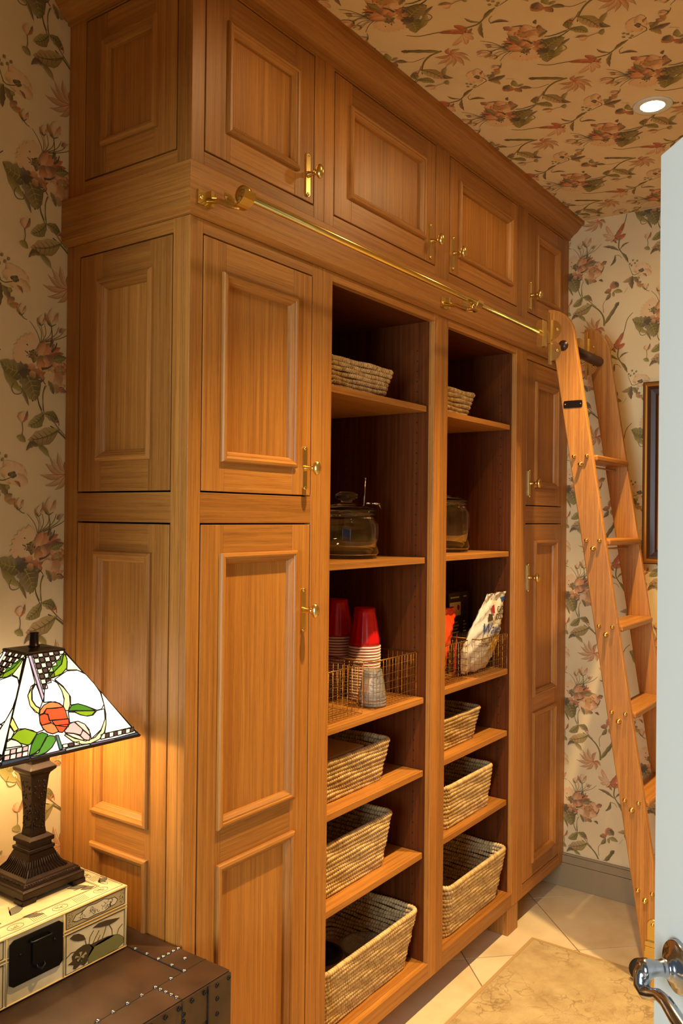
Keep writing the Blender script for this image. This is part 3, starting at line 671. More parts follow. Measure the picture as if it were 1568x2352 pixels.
# ------------------------------------------------------------------ rug
mb = MB(); mb.box(.25, 1.694, -.98, -.078, 0, .005); rug = obj('area_rug', mb, 'rug', None, .002); tagp(rug, None, 'faded beige wool rug with worn brown scrollwork on the stone floor', 'rug')
mb = MB()
for a in ((.25, 1.694, -.090, -.078), (.25, 1.694, -.98, -.968), (.25, .262, -.968, -.090), (1.682, 1.694, -.968, -.090)): mb.box(*a, .0051, .0062)
obj('rug_binding', mb, mat('rug_binding', srgb(176, 146, 100), .9), rug)

# ------------------------------------------------------------------ leather trunk
TZt, TX1, TY0, TX0 = .628, -.0045, -.145, -.700
trunk = thing('leather_trunk', 'brown leather trunk with riveted edge bands standing against the cabinet end', 'trunk', ((TX0+TX1)/2, .13, 0))
mb = MB(); mb.box(TX0, TX1, TY0, YB-.012, .0, TZt); obj('body', mb, 'leather', trunk, .004)
mb = MB(); e = .0016
mb.box(TX0+.001, TX1-.001, TY0+.001, TY0+.070, TZt, TZt+e); mb.box(-.066, TX1-.001, TY0+.0705, YB-.015, TZt, TZt+e); mb.box(TX0+.001, TX1-.001, TY0-e, TY0, .56, TZt-.001)
mb.box(-.070, TX1-.001, TY0-2*e, TY0-e, .40, TZt-.002); obj('edge_band', mb, 'leather', trunk, .0007)
mb = MB()
for p in [[(-.066, TY0+.0705), (-.066, YB-.02)], [(TX0, TY0+.0702), (TX1, TY0+.0702)], [(-.139, TY0), (-.139, TY0+.07)], [(-.066, 0), (TX1, 0)]]:
    mb.tube([(x, y, TZt+e*.6) for x, y in p], .0013, 6)
mb.tube([(-.139, TY0-.0018, .56), (-.139, TY0-.0018, TZt)], .0013, 6); mb.tube([(-.070, TY0-.004, .40), (-.070, TY0-.004, TZt)], .0012, 6); obj('seam', mb, 'black', trunk)
mb = MB(); mb.lathe([(.0052, 0), (.0048, .0018), (.003, .0034), (0, .004)], n=12); rv = mesh('rivet', mb, ['chrome'])
mb = MB(); mb.lathe([(.0048, 0), (.0044, -.0018), (.003, -.003), (0, -.0036)], ax='y', n=12); rv2 = mesh('rivet_dark', mb, ['iron'])
zt = TZt+e
for y in (.109, .073, .037, .002, -.038): inst('rivet', rv, (-.0635, y, zt), trunk)
for x in (-.051, -.037, -.023, -.009): inst('rivet', rv, (x, .001, zt), trunk)
for y in (.145, .181, .217, .253): inst('rivet', rv, (-.0635, y, zt), trunk)
inst('rivet', rv, (-.064, -.0745, zt), trunk); inst('rivet', rv, (-.029, -.040, zt), trunk); inst('rivet', rv, (-.1, -.0745, zt), trunk)
for k in range(16): inst('rivet', rv, (-.1395-k*.0345, -.0735, zt), trunk)
for y in (-.087, -.102, -.117, -.132): inst('rivet', rv, (-.139, y, zt), trunk)
for k in range(20): inst('rivet', rv2, (-.012-k*.034, TY0-.003, .617), trunk, label='blackened rivet')
for k in range(6): inst('rivet', rv2, (-.135, TY0-.0016, .600-k*.014), trunk, label='blackened rivet'); inst('rivet', rv2, (-.045, TY0-.0032, .59-k*.03), trunk, label='blackened rivet')

# ------------------------------------------------------------------ painted box
bx0, bx1, by0, by1, bz0, bz1 = -.512, -.0705, .095, .362, TZt+e, .762
box = thing('painted_box', 'cream lacquered box painted with lotus plants on the leather trunk, under the lamp', 'box', ((bx0+bx1)/2, (by0+by1)/2, bz0))
mb = MB(); mb.box(bx0, bx1, by0, by1, bz0, .7175); obj('base', mb, 'lacq', box, .0015)
mb = MB(); mb.box(bx0, bx1, by0, by1, .7190, bz1); obj('lid', mb, 'lacq', box, .003)
mb = MB()
for z in (.7215, .7150, bz1-.003, bz0+.003): mb.tube([(bx0, by0-.0006, z), (bx1, by0-.0006, z)], .0017, 6); mb.tube([(bx1+.0002, by0, z), (bx1+.0002, by1, z)], .0017, 6)
for x in (bx1-.0015, -.2285, -.3545, bx0+.0015): mb.tube([(x, by0-.0006, bz0+.002), (x, by0-.0006, bz1-.003)], .0016, 6)
obj('bead_trim', mb, 'bead', box)
def flat(mb, pts, y=by0, t=.0005): mb.prism([(x, y-.0002, z) for x, z in pts], (0, -t, 0))
def inkline(mb, pts, w=.0006, y=by0):
    for a, b in zip(pts[:-1], pts[1:]):
        dx, dz = b[0]-a[0], b[1]-a[1]; L = math.hypot(dx, dz) or 1; nx, nz = -dz/L*w, dx/L*w
        flat(mb, [(a[0]+nx, a[1]+nz), (b[0]+nx, b[1]+nz), (b[0]-nx, b[1]-nz), (a[0]-nx, a[1]-nz)], y, .0004)
def frame_ln(mb, x0, x1, z0, z1, w=.0006): inkline(mb, [(x0, z0), (x1, z0), (x1, z1), (x0, z1), (x0, z0)], w)
LOT = dict(a=[(-.16, .664), (-.143, .668), (-.122, .670), (-.107, .669), (-.091, .664), (-.080, .655), (-.077, .644), (-.095, .637), (-.128, .635), (-.155, .634), (-.168, .636), (-.17, .650)],
    b=[(-.214, .704), (-.205, .708), (-.193, .706), (-.181, .698), (-.175, .687), (-.183, .688), (-.195, .691), (-.205, .696)], c=[(-.159, .704), (-.144, .708), (-.125, .707), (-.088, .699), (-.101, .695), (-.118, .694), (-.14, .698)],
    f=[(-.197, .675), (-.181, .678), (-.166, .675), (-.154, .662), (-.168, .649), (-.172, .640), (-.18, .636), (-.188, .642), (-.2, .637), (-.206, .640), (-.204, .647), (-.218, .653), (-.207, .656), (-.209, .666), (-.203, .671)])
mb = MB(); g_ = MB(); d_ = MB(); p_ = MB()
flat(g_, LOT['a']); inkline(mb, LOT['a']+[LOT['a'][0]], .0008)
for k in range(9): th = .15+k*.33; inkline(mb, [(-.125, .645), (-.125+.042*math.cos(th), .645+.020*math.sin(th))], .0003)
for q in 'bcf': flat(d_, LOT[q])
flat(d_, [(-.165, .672), (-.143, .6725), (-.12, .672), (-.10, .668), (-.112, .666), (-.14, .664), (-.16, .664)])
for i in range(11):
    th = i*.57; flat(mb if i % 2 else p_, [(-.188+.012*math.cos(th+q)+.003*math.cos(i), .657+.010*math.sin(th+q)) for q in (0, .3, .6)]+[(-.188, .657)], by0-.0005)
for s_ in [[(-.123, .698), (-.129, .682), (-.137, .667)], [(-.177, .686), (-.173, .674), (-.166, .665)], [(-.156, .698), (-.165, .688), (-.167, .676)], [(-.142, .693), (-.152, .68), (-.16, .668)], [(-.221, .668), (-.211, .674), (-.195, .672)], [(-.081, .683), (-.091, .677), (-.096, .666)], [(-.116, .694), (-.109, .682), (-.108, .669)], [(-.139, .682), (-.152, .664)]]: inkline(mb, s_, .0007)
frame_ln(mb, -.2225, -.0765, .6345, .7120, .0007); frame_ln(mb, -.2225, -.0765, .7245, .7565, .0007); frame_ln(mb, bx0+.006, -.361, .6345, .7120, .0007); frame_ln(mb, bx0+.006, -.361, .7245, .7565, .0007)
ct = [(-.208, .737), (-.2, .746), (-.182, .748), (-.172, .7535), (-.151, .7515), (-.13, .7535), (-.119, .7490), (-.103, .7475), (-.095, .740), (-.101, .733), (-.119, .7315), (-.13, .728), (-.151, .7295), (-.172, .728), (-.182, .7325), (-.2, .7325)]
flat(p_, [(-.2215, .7255), (-.0775, .7255), (-.0775, .7560), (-.2215, .7560)], by0, .0002)
lite_ = MB(); flat(lite_, ct, by0-.0002, .0004); inkline(mb, ct+[ct[0]], .0006, by0-.0005)
for i in range(34):
    cx_, cz_ = -.192+R()*.082, .735+R()*.011; r_ = .0018+R()*.0028; a_ = R()*6; inkline(mb, [(cx_+r_*math.cos(a_+k*.8), cz_+r_*math.sin(a_+k*.8)) for k in range(5)], .0003, by0-.0005)
for i in range(60): cx_ = random.choice((-.221+R()*.012, -.091+R()*.012)); cz_ = .727+R()*.027; inkline(mb, [(cx_, cz_), (cx_+.002, cz_+.001)], .0004)
for sx in (1,):   # left panel, mirrored plants
    g2_ = MB(); flat(g2_, [(-.585-x, z) for x, z in LOT['a']][::-1]); obj('lotus_leaf', g2_, 'inkgreen', box, fixn=True)
    for q in ('a',): inkline(mb, [(-.585-x, z) for x, z in LOT[q]], .0008)
obj('ink_outline', mb, 'inkbrown', box, kind='stuff'); obj('lotus_leaf', g_, 'inkgreen', box, fixn=True); obj('lotus_bloom', d_, 'inkbrown', box, fixn=True); obj('border_tint', p_, 'inkpale', box, fixn=True); obj('cartouche', lite_, 'lacq', box, fixn=True)
# top decoration: borders, hatching and a painted spray that runs under the lamp
def tline(mb, pts, w=.0006, z=bz1+.0001):
    for a, b in zip(pts[:-1], pts[1:]):
        dx, dy = b[0]-a[0], b[1]-a[1]; L = math.hypot(dx, dy) or 1; nx, ny = -dy/L*w, dx/L*w
        mb.prism([(a[0]+nx, a[1]+ny, z), (b[0]+nx, b[1]+ny, z), (b[0]-nx, b[1]-ny, z), (a[0]-nx, a[1]-ny, z)], (0, 0, .0003))
mb = MB(); gr = MB(); rd = MB()
for i_ in (.006, .040, .043): tline(mb, [(bx0+i_, by0+i_), (bx1-i_, by0+i_), (bx1-i_, by1-i_), (bx0+i_, by1-i_), (bx0+i_, by0+i_)], .0005)
for k in range(9):
    for (x, y, l, hz) in ((bx1-.05-k*.05, by0+.023, .034, 1), (bx1-.023, by0+.05+k*.028, .02, 0)):
        if x < bx0+.02 or y > by1-.02: continue
        o = [(x+l*.5*math.cos(t)*(1 if hz else .6), y+(.011 if hz else .015)*math.sin(t)) for t in [q*.628 for q in range(11)]]
        if k % 2 == 0: tline(mb, o, .0004); [tline(mb, [(x+(R()-.5)*l*.6, y+(R()-.5)*.012), (x+(R()-.5)*l*.6, y+(R()-.5)*.012)], .0003) for _ in range(7)]
        else: [tline(mb, [(x-l/2+q*.004, y-.012), (x-l/2+q*.004+.004, y+.012)], .00025) for q in range(8)]
random.seed(5)
for (x, y, a, L, w_) in ((-.10, .150, .3, .03, .008), (-.125, .158, 2.6, .04, .010), (-.145, .152, -.3, .03, .008), (-.30, .165, .6, .05, .012), (-.33, .15, 2.2, .04, .010), (-.29, .14, -.5, .04, .008), (-.36, .17, 1.2, .05, .012), (-.31, .19, 1.8, .04, .01)):
    pl = [(x+L*t*math.cos(a)-w_*math.sin(math.pi*t)*math.sin(a)*s_, y+L*t*math.sin(a)+w_*math.sin(math.pi*t)*math.cos(a)*s_, bz1+.0001) for s_, ts in ((1, (0, .3, .6, 1)), (-1, (.6, .3))) for t in ts]
    gr = MB(); gr.prism(pl, (0, 0, .0003)); obj('lid_leaf', gr, 'inkgrey', box, fixn=True); tline(mb, [(p[0], p[1]) for p in pl]+[(pl[0][0], pl[0][1])], .0005)
    tline(rd, [(x, y), (x+L*.8*math.cos(a+.5), y+L*.8*math.sin(a+.5))], .0012)
random.seed(7)
obj('lid_ink', mb, 'inkbrown', box, kind='stuff'); obj('lid_stem', rd, mat('rust_ink', srgb(150, 84, 44), .5), box)
PLT = [(-.350, .670), (-.350, .745), (-.341, .7515), (-.242, .7515), (-.2325, .744), (-.2325, .670), (-.241, .6635), (-.341, .6635)]
mb = MB(); mb.prism([(x, by0-.0018, z) for x, z in PLT], (0, -.0025, 0)); plate = obj('latch_plate', mb, 'iron', box, .0006, fixn=True)
mb = MB(); mb.tube([(-.308, by0-.004, .737), (-.308, by0-.011, .737), (-.304, by0-.013, .737), (-.268, by0-.013, .737), (-.264, by0-.011, .737), (-.264, by0-.004, .737)], .0022, 8)
mb.prism([(-.303, by0-.0045, .726), (-.303, by0-.0045, .735), (-.269, by0-.0045, .735), (-.269, by0-.0045, .694), (-.278, by0-.0045, .684), (-.294, by0-.0045, .684), (-.303, by0-.0045, .694)], (0, -.003, 0)); mb.tube([(-.294, by0-.006, .689), (-.294, by0-.011, .684), (-.286, by0-.013, .680), (-.278, by0-.011, .684), (-.278, by0-.006, .689)], .002, 8)
mb.sphere((-.328, by0-.005, .720), .003, 5); mb.sphere((-.253, by0-.005, .720), .003, 5); obj('hasp', mb, 'iron', plate)

# ------------------------------------------------------------------ table lamp
LC = Vector((-.190, .252)); SCn = Vector((-.199, .247)); lz = bz1+.0006
lamp = thing('table_lamp', 'lit stained glass table lamp with square bronze foot, on the painted box', 'lamp', (LC.x, LC.y, lz))
def sq(prof, c, rot=0, cap=True, sub=1):
    mb = MB(); vs = []; fs = []; n = 4*sub
    for h, z in prof:
        for k in range(4):
            a0 = math.pi/4+math.pi/2*k+rot; a1 = a0+math.pi/2
            for q in range(sub):
                p0 = Vector((math.cos(a0), math.sin(a0)))*h*1.41421; p1 = Vector((math.cos(a1), math.sin(a1)))*h*1.41421; p = p0.lerp(p1, q/sub); vs.append((c[0]+p.x, c[1]+p.y, z))
    for i in range(len(prof)-1):
        for j in range(n): fs.append((i*n+j, i*n+(j+1) % n, (i+1)*n+(j+1) % n, (i+1)*n+j))
    if cap: fs += [list(range(n))[::-1], [(len(prof)-1)*n+j for j in range(n)]]
    return mb.add(vs, fs)
obj('foot', sq([(.074, lz+.010), (.0745, lz+.024), (.072, lz+.026), (.069, lz+.027), (.068, lz+.033), (.063, lz+.034), (.060, lz+.038), (.050, lz+.041), (.040, lz+.052), (.034, lz+.066), (.029, lz+.078)], LC), 'bronze', lamp, .0012)
mb = MB()
for sx in (-1, 1):
    for sy in (-1, 1):
        x, y = LC.x+sx*.060, LC.y+sy*.060; mb.box(x-.016, x+.016, y-.016, y+.016, lz, lz+.0098)
obj('corner_feet', mb, 'bronze', lamp, .0015)
mb = MB(); nb = 22
for k in range(nb):
    u = -.061+.122*k/(nb-1)
    for a, b in ((u, -.0655), (u, .0655), (-.0655, u), (.0655, u)): mb.sphere((LC.x+a, LC.y+b, lz+.033), .0030, 3)
for k in range(13):
    f_ = (k-6)/6
    for dx, dy in ((0, -1), (-1, 0), (1, 0), (0, 1)):
        o = [(h*f_*.92, h+.0006, z) for h, z in ((.050, .041), (.040, .052), (.034, .066))]
        mb.tube([(LC.x+(a if dy else dx*b), LC.y+(dy*b if dy else a), lz+z) for a, b, z in o], .0012, 5)
obj('foot_beading', mb, 'bronze', lamp)
obj('collar', sq([(.029, lz+.078), (.031, lz+.080), (.031, lz+.086), (.026, lz+.088), (.026, lz+.094), (.030, lz+.096), (.030, lz+.104), (.022, lz+.110)], LC), 'bronze', lamp, .001)
obj('column', sq([(.0185, lz+.108), (.0165, lz+.125), (.0165, lz+.16), (.019, lz+.205), (.0215, lz+.232), (.024, lz+.238)], LC), 'bronze', lamp, .0015)
mb = MB()
for k in range(60):
    z = lz+.122+.105*R(); u = (R()-.5)*.026; h = .0165+(z-lz-.15)*.05 if z > lz+.15 else .0168
    for dx, dy in ((0, -1), (-1, 0)): mb.sphere((LC.x+(u if dy else dx*h), LC.y+(dy*h if dy else u), z), .0016+.0012*R(), 3)
obj('column_relief', mb, 'bronze', lamp, kind='stuff')
obj('capital', sq([(.024, lz+.238), (.032, lz+.246), (.032, lz+.252), (.022, lz+.262), (.022, lz+.272), (.026, lz+.276), (.026, lz+.282), (.012, lz+.292), (.012, lz+.34)], LC), 'bronze', lamp, .001)
mb = MB(); mb.tube([(LC.x-.05, LC.y+.075, lz+.012), (LC.x-.075, LC.y+.085, lz+.028), (LC.x-.11, LC.y+.09, lz+.03), (LC.x-.15, LC.y+.098, lz+.016), (LC.x-.2, LC.y+.10, lz+.004)], .0026, 8); obj('cord', mb, 'rubber', lamp)
mb = MB(); mb.sphere((SCn.x, SCn.y, 1.135), .0135, 8, 0, (1, 1, 1.3)); bm_ = mat('lit_bulb', (1, 1, 1, 1), .4); q_ = bm_.node_tree.nodes['Principled BSDF']; q_.inputs['Emission Color'].default_value = (1, .75, .4, 1); q_.inputs['Emission Strength'].default_value = 8; q_.inputs['Transmission Weight'].default_value = 0
bulb = obj('bulb', mb, bm_, lamp); bulb.visible_shadow = True
SS, ST, Z0s, Z1s = .156, .042, 1.078, 1.262; rotS = math.radians(-4)
shade = obj('shade_frame', sq([(SS+.001, Z0s-.002), (SS+.003, Z0s+.001), (SS+.001, Z0s+.004), (SS-.003, Z0s+.003), (SS-.003, Z0s-.001), (SS+.001, Z0s-.002)], SCn, rotS, False), 'bronze', lamp)
HH = math.hypot(Z1s-Z0s, SS-ST)
def face(k):
    c, s_ = math.cos(rotS+k*math.pi/2), math.sin(rotS+k*math.pi/2)
    def f(a, b, o=0):
        t = b/HH; nx = (Z1s-Z0s)/HH; y = -(SS+(ST-SS)*t)-o*nx; z = Z0s+(Z1s-Z0s)*t+o*(SS-ST)/HH; x = a
        return (SCn.x+x*c-y*s_, SCn.y+x*s_+y*c, z)
    return f
GC = dict(cream=srgb(250, 236, 208), lav=srgb(168, 150, 168), leafd=srgb(60, 112, 26), leafl=srgb(120, 150, 22), leafm=srgb(70, 120, 40), crm2=srgb(246, 226, 186), wht=srgb(254, 250, 240), yel=srgb(238, 196, 104), yel2=srgb(244, 216, 146), or1=srgb(232, 116, 66), or2=srgb(222, 72, 36), pur=srgb(196, 156, 150), pur2=srgb(214, 178, 162), teal=srgb(74, 104, 92), bord=srgb(44, 56, 72), bordp=srgb(92, 80, 104), bordl=srgb(138, 148, 140), dk=srgb(64, 42, 42))
SHADE = [('cream',[(-0.0441,0.21),(-0.0399,0.2093),(-0.0424,0.1528),(-0.0651,0.1295),(-0.0666,0.1073),(-0.0534,0.0869),(-0.0569,0.0679),(-0.0535,0.0538),(-0.0681,0.0509),(-0.0897,0.0636),(-0.1035,0.0652),(-0.1086,0.0913)]),('lav',[(-0.0399,0.2127),(-0.0327,0.2126),(-0.0315,0.1214),(-0.0381,0.1103)]),('leafd',[(0.0417,0.2095),(0.0251,0.1962),(0.0074,0.1857),(-0.0054,0.1723),(-0.0124,0.1561),(0.0005,0.1669),(0.0276,0.1845)]),('leafl',[(0.0409,0.2074),(0.0444,0.1953),(0.0369,0.174),(0.0218,0.1633),(0.0017,0.158),(-0.012,0.156),(0.0001,0.1659),(0.0279,0.184)]),('crm2',[(0.0442,0.2068),(0.0709,0.1593),(0.0578,0.1671),(0.0357,0.1697),(0.043,0.1887)]),('wht',[(0.0023,0.1535),(0.0349,0.1676),(0.0595,0.1657),(0.0757,0.154),(0.0888,0.1298),(0.096,0.1091),(0.0955,0.0818),(0.0871,0.073),(0.0754,0.0721),(0.054,0.0853),(0.0373,0.0935),(0.02,0.0936),(0.0254,0.1112),(0.016,0.1361)]),('wht',[(0.0097,0.0796),(0.0238,0.0766),(0.034,0.0691),(0.0493,0.0634),(0.0626,0.0633),(0.075,0.0712),(0.0934,0.0719),(0.0892,0.0523),(0.0704,0.0301),(0.0421,0.0153),(0.044,0.0274),(0.0384,0.048),(0.0248,0.0574),(0.0062,0.057)]),('wht',[(-0.036,0.1089),(-0.0273,0.1332),(-0.0167,0.1504),(-0.0044,0.1536),(0.0057,0.1444),(0.0101,0.1265),(0.0089,0.1059),(0.0024,0.0937),(-0.0057,0.1023),(-0.021,0.1082)]),('wht',[(-0.041,0.1504),(-0.053,0.1378),(-0.0586,0.1181),(-0.0545,0.1051),(-0.0471,0.0987),(-0.0383,0.1113),(-0.0396,0.1354)]),('yel',[(-0.0431,0.1508),(-0.0534,0.1462),(-0.0657,0.1276),(-0.0666,0.1073),(-0.0601,0.0921),(-0.0527,0.0888),(-0.0484,0.098),(-0.0555,0.1053),(-0.0596,0.1183),(-0.0547,0.136)]),('yel2',[(0.0016,0.1515),(0.0152,0.1341),(0.0238,0.1157),(0.0193,0.0957),(0.011,0.083),(0.0049,0.0841),(0.0034,0.0945),(0.0103,0.1097),(0.0101,0.1265),(0.0057,0.1444)]),('cream',[(0.098,0.1109),(0.1438,0.0191),(0.076,0.0203),(0.0859,0.039),(0.0934,0.0617),(0.0957,0.0797)]),('yel2',[(0.093,0.072),(0.0917,0.0579),(0.0855,0.0391),(0.0761,0.0232),(0.0597,0.0109),(0.036,0.0061),(0.0178,0.0087),(0.0006,0.0186),(-0.0133,0.0346),(-0.0096,0.0358),(0.0066,0.0231),(0.0283,0.0133),(0.0512,0.0164),(0.0692,0.0274),(0.0873,0.0507)]),('or1',[(-0.0531,0.0849),(-0.0488,0.094),(-0.038,0.1031),(-0.0258,0.107),(-0.0118,0.1065),(-0.002,0.1006),(0.0037,0.0925),(-0.0137,0.0926),(-0.0343,0.0954),(-0.0437,0.0871)]),('or2',[(-0.0534,0.0839),(-0.0421,0.0858),(-0.0344,0.0834),(-0.0351,0.0697),(-0.0325,0.0653),(-0.0543,0.0636),(-0.056,0.0736)]),('or2',[(-0.0417,0.0867),(-0.0343,0.0954),(-0.0176,0.0939),(0.0035,0.0921),(0.0049,0.0841),(0.0044,0.0662),(-0.0308,0.0699),(-0.0361,0.0699),(-0.0351,0.0815)]),('or2',[(-0.0311,0.0689),(0.0064,0.0658),(0.0038,0.0565),(-0.0,0.0494),(-0.0266,0.0583),(-0.0288,0.0636)]),('or1',[(-0.0554,0.0634),(-0.0328,0.0644),(-0.0267,0.0579),(-0.0234,0.0442),(-0.0369,0.042),(-0.0473,0.0478),(-0.0529,0.0556)]),('or2',[(-0.0267,0.0579),(0.0021,0.0548),(-0.0054,0.0465),(-0.0162,0.0409),(-0.0227,0.0431)]),('leafd',[(0.0106,0.0821),(0.0212,0.0923),(0.0373,0.0935),(0.054,0.0853),(0.0719,0.0718),(0.0459,0.0765),(0.0274,0.08)]),('leafl',[(0.0104,0.0815),(0.027,0.079),(0.0457,0.076),(0.0717,0.0714),(0.0607,0.0641),(0.0474,0.0642),(0.0342,0.0696),(0.0242,0.0775)]),('pur',[(-0.0097,0.0454),(0.0068,0.0559),(0.016,0.0571),(0.0273,0.0422),(0.0295,0.037),(0.0214,0.0279),(0.007,0.0345),(-0.0104,0.0394)]),('pur2',[(0.0172,0.0575),(0.0248,0.0574),(0.0384,0.048),(0.044,0.0352),(0.0417,0.0221),(0.0357,0.0309),(0.0303,0.0378)]),('pur',[(0.0297,0.0363),(0.0353,0.03),(0.0413,0.0212),(0.0366,0.0126),(0.0258,0.0175),(0.0201,0.0272)]),('pur2',[(-0.0107,0.0385),(0.0067,0.034),(0.0189,0.0269),(0.0264,0.0165),(0.0211,0.0166),(0.0038,0.0265)]),('leafl',[(-0.1226,0.0501),(-0.1066,0.062),(-0.0897,0.0636),(-0.0754,0.057),(-0.0685,0.05),(-0.0792,0.0398),(-0.0883,0.0313),(-0.0946,0.0307),(-0.1067,0.0368),(-0.1159,0.046)]),('leafd',[(-0.0977,0.0095),(-0.0872,0.0284),(-0.0704,0.0475),(-0.0571,0.0497),(-0.047,0.043),(-0.0573,0.0318),(-0.07,0.0195),(-0.0825,0.0128)]),('leafm',[(-0.0961,0.0083),(-0.0768,0.0117),(-0.0662,0.0242),(-0.0528,0.0384),(-0.0437,0.0405),(-0.0346,0.0368),(-0.035,0.0275),(-0.0463,0.0166),(-0.0616,0.0087),(-0.0789,0.0058)]),('teal',[(-0.032,0.0382),(-0.0261,0.0371),(-0.0254,0.0088),(-0.0325,0.008)]),('yel',[(-0.1089,0.0904),(-0.1035,0.0652),(-0.113,0.0614),(-0.1177,0.0775)]),('crm2',[(-0.1311,0.0489),(-0.1188,0.0739),(-0.1136,0.0605),(-0.1226,0.0501)]),('crm2',[(-0.1374,0.0336),(-0.1332,0.0447),(-0.1232,0.0483),(-0.111,0.0423),(-0.1049,0.0315)]),('bord',[(-0.1549,0.0024),(-0.152,0.0106),(-0.0959,0.0091),(-0.0976,0.0041)]),('bordp',[(-0.0957,0.0037),(-0.0943,0.0079),(-0.0789,0.0058),(-0.0211,0.0065),(-0.0216,0.0025)]),('bordl',[(-0.0206,0.0024),(-0.0195,0.0077),(0.0363,0.007),(0.0345,0.0026)]),('bordp',[(0.0355,0.0024),(0.0373,0.0068),(0.0959,0.0058),(0.0934,0.0006)]),('bord',[(0.0944,0.0004),(0.0965,0.0057),(0.1519,0.0076),(0.1554,0.0011)]),('dk',[(-0.0296,0.2162),(-0.0189,0.2163),(-0.0197,0.2062),(-0.0299,0.2061)]),('crm2',[(-0.0175,0.2163),(-0.0068,0.2163),(-0.0076,0.2062),(-0.0179,0.2061)]),('dk',[(-0.0054,0.2164),(0.0054,0.2164),(0.0046,0.2062),(-0.0058,0.2061)]),('crm2',[(0.0068,0.2164),(0.0177,0.2165),(0.0168,0.2063),(0.0064,0.2062)]),('dk',[(0.0191,0.2165),(0.0301,0.2165),(0.0291,0.2063),(0.0186,0.2062)]),('crm2',[(0.0315,0.2165),(0.0425,0.2166),(0.0414,0.2063),(0.0309,0.2062)]),('crm2',[(-0.0294,0.2042),(-0.0188,0.2042),(-0.0195,0.1942),(-0.0297,0.1942)]),('dk',[(-0.0174,0.2042),(-0.0067,0.2043),(-0.0075,0.1942),(-0.0177,0.1942)]),('crm2',[(-0.0053,0.2043),(0.0055,0.2043),(0.0046,0.1942),(-0.0057,0.1942)]),('dk',[(0.0068,0.2043),(0.0177,0.2043),(0.0167,0.1942),(0.0064,0.1942)]),('crm2',[(0.0191,0.2043),(0.03,0.2043),(0.0289,0.1942),(0.0185,0.1942)]),('dk',[(-0.0292,0.1923),(-0.0186,0.1923),(-0.0194,0.1824),(-0.0295,0.1824)]),('crm2',[(-0.0173,0.1923),(-0.0066,0.1923),(-0.0074,0.1824),(-0.0176,0.1824)]),('dk',[(-0.0053,0.1923),(0.0055,0.1923),(0.0046,0.1824),(-0.0057,0.1823)]),('crm2',[(0.0068,0.1923),(0.0176,0.1923),(0.0167,0.1823),(0.0064,0.1823)]),('crm2',[(-0.029,0.1805),(-0.0185,0.1805),(-0.0192,0.1708),(-0.0293,0.1707)]),('dk',[(-0.0171,0.1805),(-0.0065,0.1805),(-0.0074,0.1707),(-0.0175,0.1707)]),('crm2',[(-0.0052,0.1805),(0.0055,0.1804),(0.0046,0.1706),(-0.0056,0.1706)]),('dk',[(-0.0288,0.1689),(-0.0183,0.1689),(-0.0191,0.1592),(-0.0291,0.1592)]),('crm2',[(-0.017,0.1688),(-0.0065,0.1688),(-0.0073,0.1591),(-0.0173,0.1591)]),('dk',[(-0.0051,0.1688),(0.0055,0.1687),(0.0046,0.159),(-0.0055,0.159)]),('crm2',[(-0.0286,0.1574),(-0.0182,0.1573),(-0.019,0.1478),(-0.0289,0.1478)]),('dk',[(-0.0169,0.1573),(-0.0064,0.1572),(-0.0072,0.1477),(-0.0172,0.1477)]),('dk',[(-0.0284,0.1461),(-0.0181,0.1459),(-0.0188,0.1365),(-0.0287,0.1366)]),('crm2',[(0.067,0.0201),(0.0773,0.0204),(0.0732,0.0102),(0.063,0.0099)]),('dk',[(0.0782,0.0204),(0.0867,0.0206),(0.0826,0.0107),(0.0742,0.0104)]),('crm2',[(0.0874,0.0202),(0.0978,0.0206),(0.0935,0.0103),(0.0832,0.01)]),('dk',[(0.0987,0.0206),(0.1073,0.0207),(0.1031,0.0108),(0.0945,0.0105)]),('crm2',[(0.108,0.0204),(0.1185,0.0207),(0.1141,0.0104),(0.1037,0.0101)]),('dk',[(0.1195,0.0207),(0.1281,0.0209),(0.1238,0.0109),(0.1151,0.0106)]),('crm2',[(0.1288,0.0205),(0.1395,0.0209),(0.1349,0.0105),(0.1243,0.0102)]),('dk',[(0.1404,0.0209),(0.1491,0.021),(0.1446,0.011),(0.1359,0.0107)]),('crm2',[(-0.1415,0.0295),(-0.1303,0.0295),(-0.134,0.0205),(-0.1454,0.0206)]),('pur',[(-0.1445,0.0197),(-0.1335,0.0197),(-0.1371,0.0108),(-0.1484,0.0109)]),('pur',[(-0.1292,0.0295),(-0.118,0.0295),(-0.1217,0.0204),(-0.1332,0.0205)]),('crm2',[(-0.1323,0.0196),(-0.1212,0.0196),(-0.1249,0.0106),(-0.1363,0.0108)]),('crm2',[(-0.1168,0.0294),(-0.1055,0.0294),(-0.1094,0.0203),(-0.1209,0.0204)]),('pur',[(-0.12,0.0195),(-0.1088,0.0195),(-0.1126,0.0105),(-0.1241,0.0107)]),('pur',[(-0.1043,0.0293),(-0.093,0.0293),(-0.0969,0.0202),(-0.1085,0.0203)]),('crm2',[(-0.1076,0.0194),(-0.0964,0.0194),(-0.1002,0.0104),(-0.1118,0.0105)]),('crm2',[(-0.0233,0.0168),(-0.0121,0.0164),(-0.0132,0.0096),(-0.0245,0.0096)]),('dk',[(-0.0104,0.0165),(0.0009,0.0162),(-0.0002,0.0093),(-0.0116,0.0093)]),('crm2',[(0.0026,0.0162),(0.0139,0.0159),(0.0128,0.0089),(0.0013,0.0089)])]
mb = MB(); came = MB(); backs = MB()
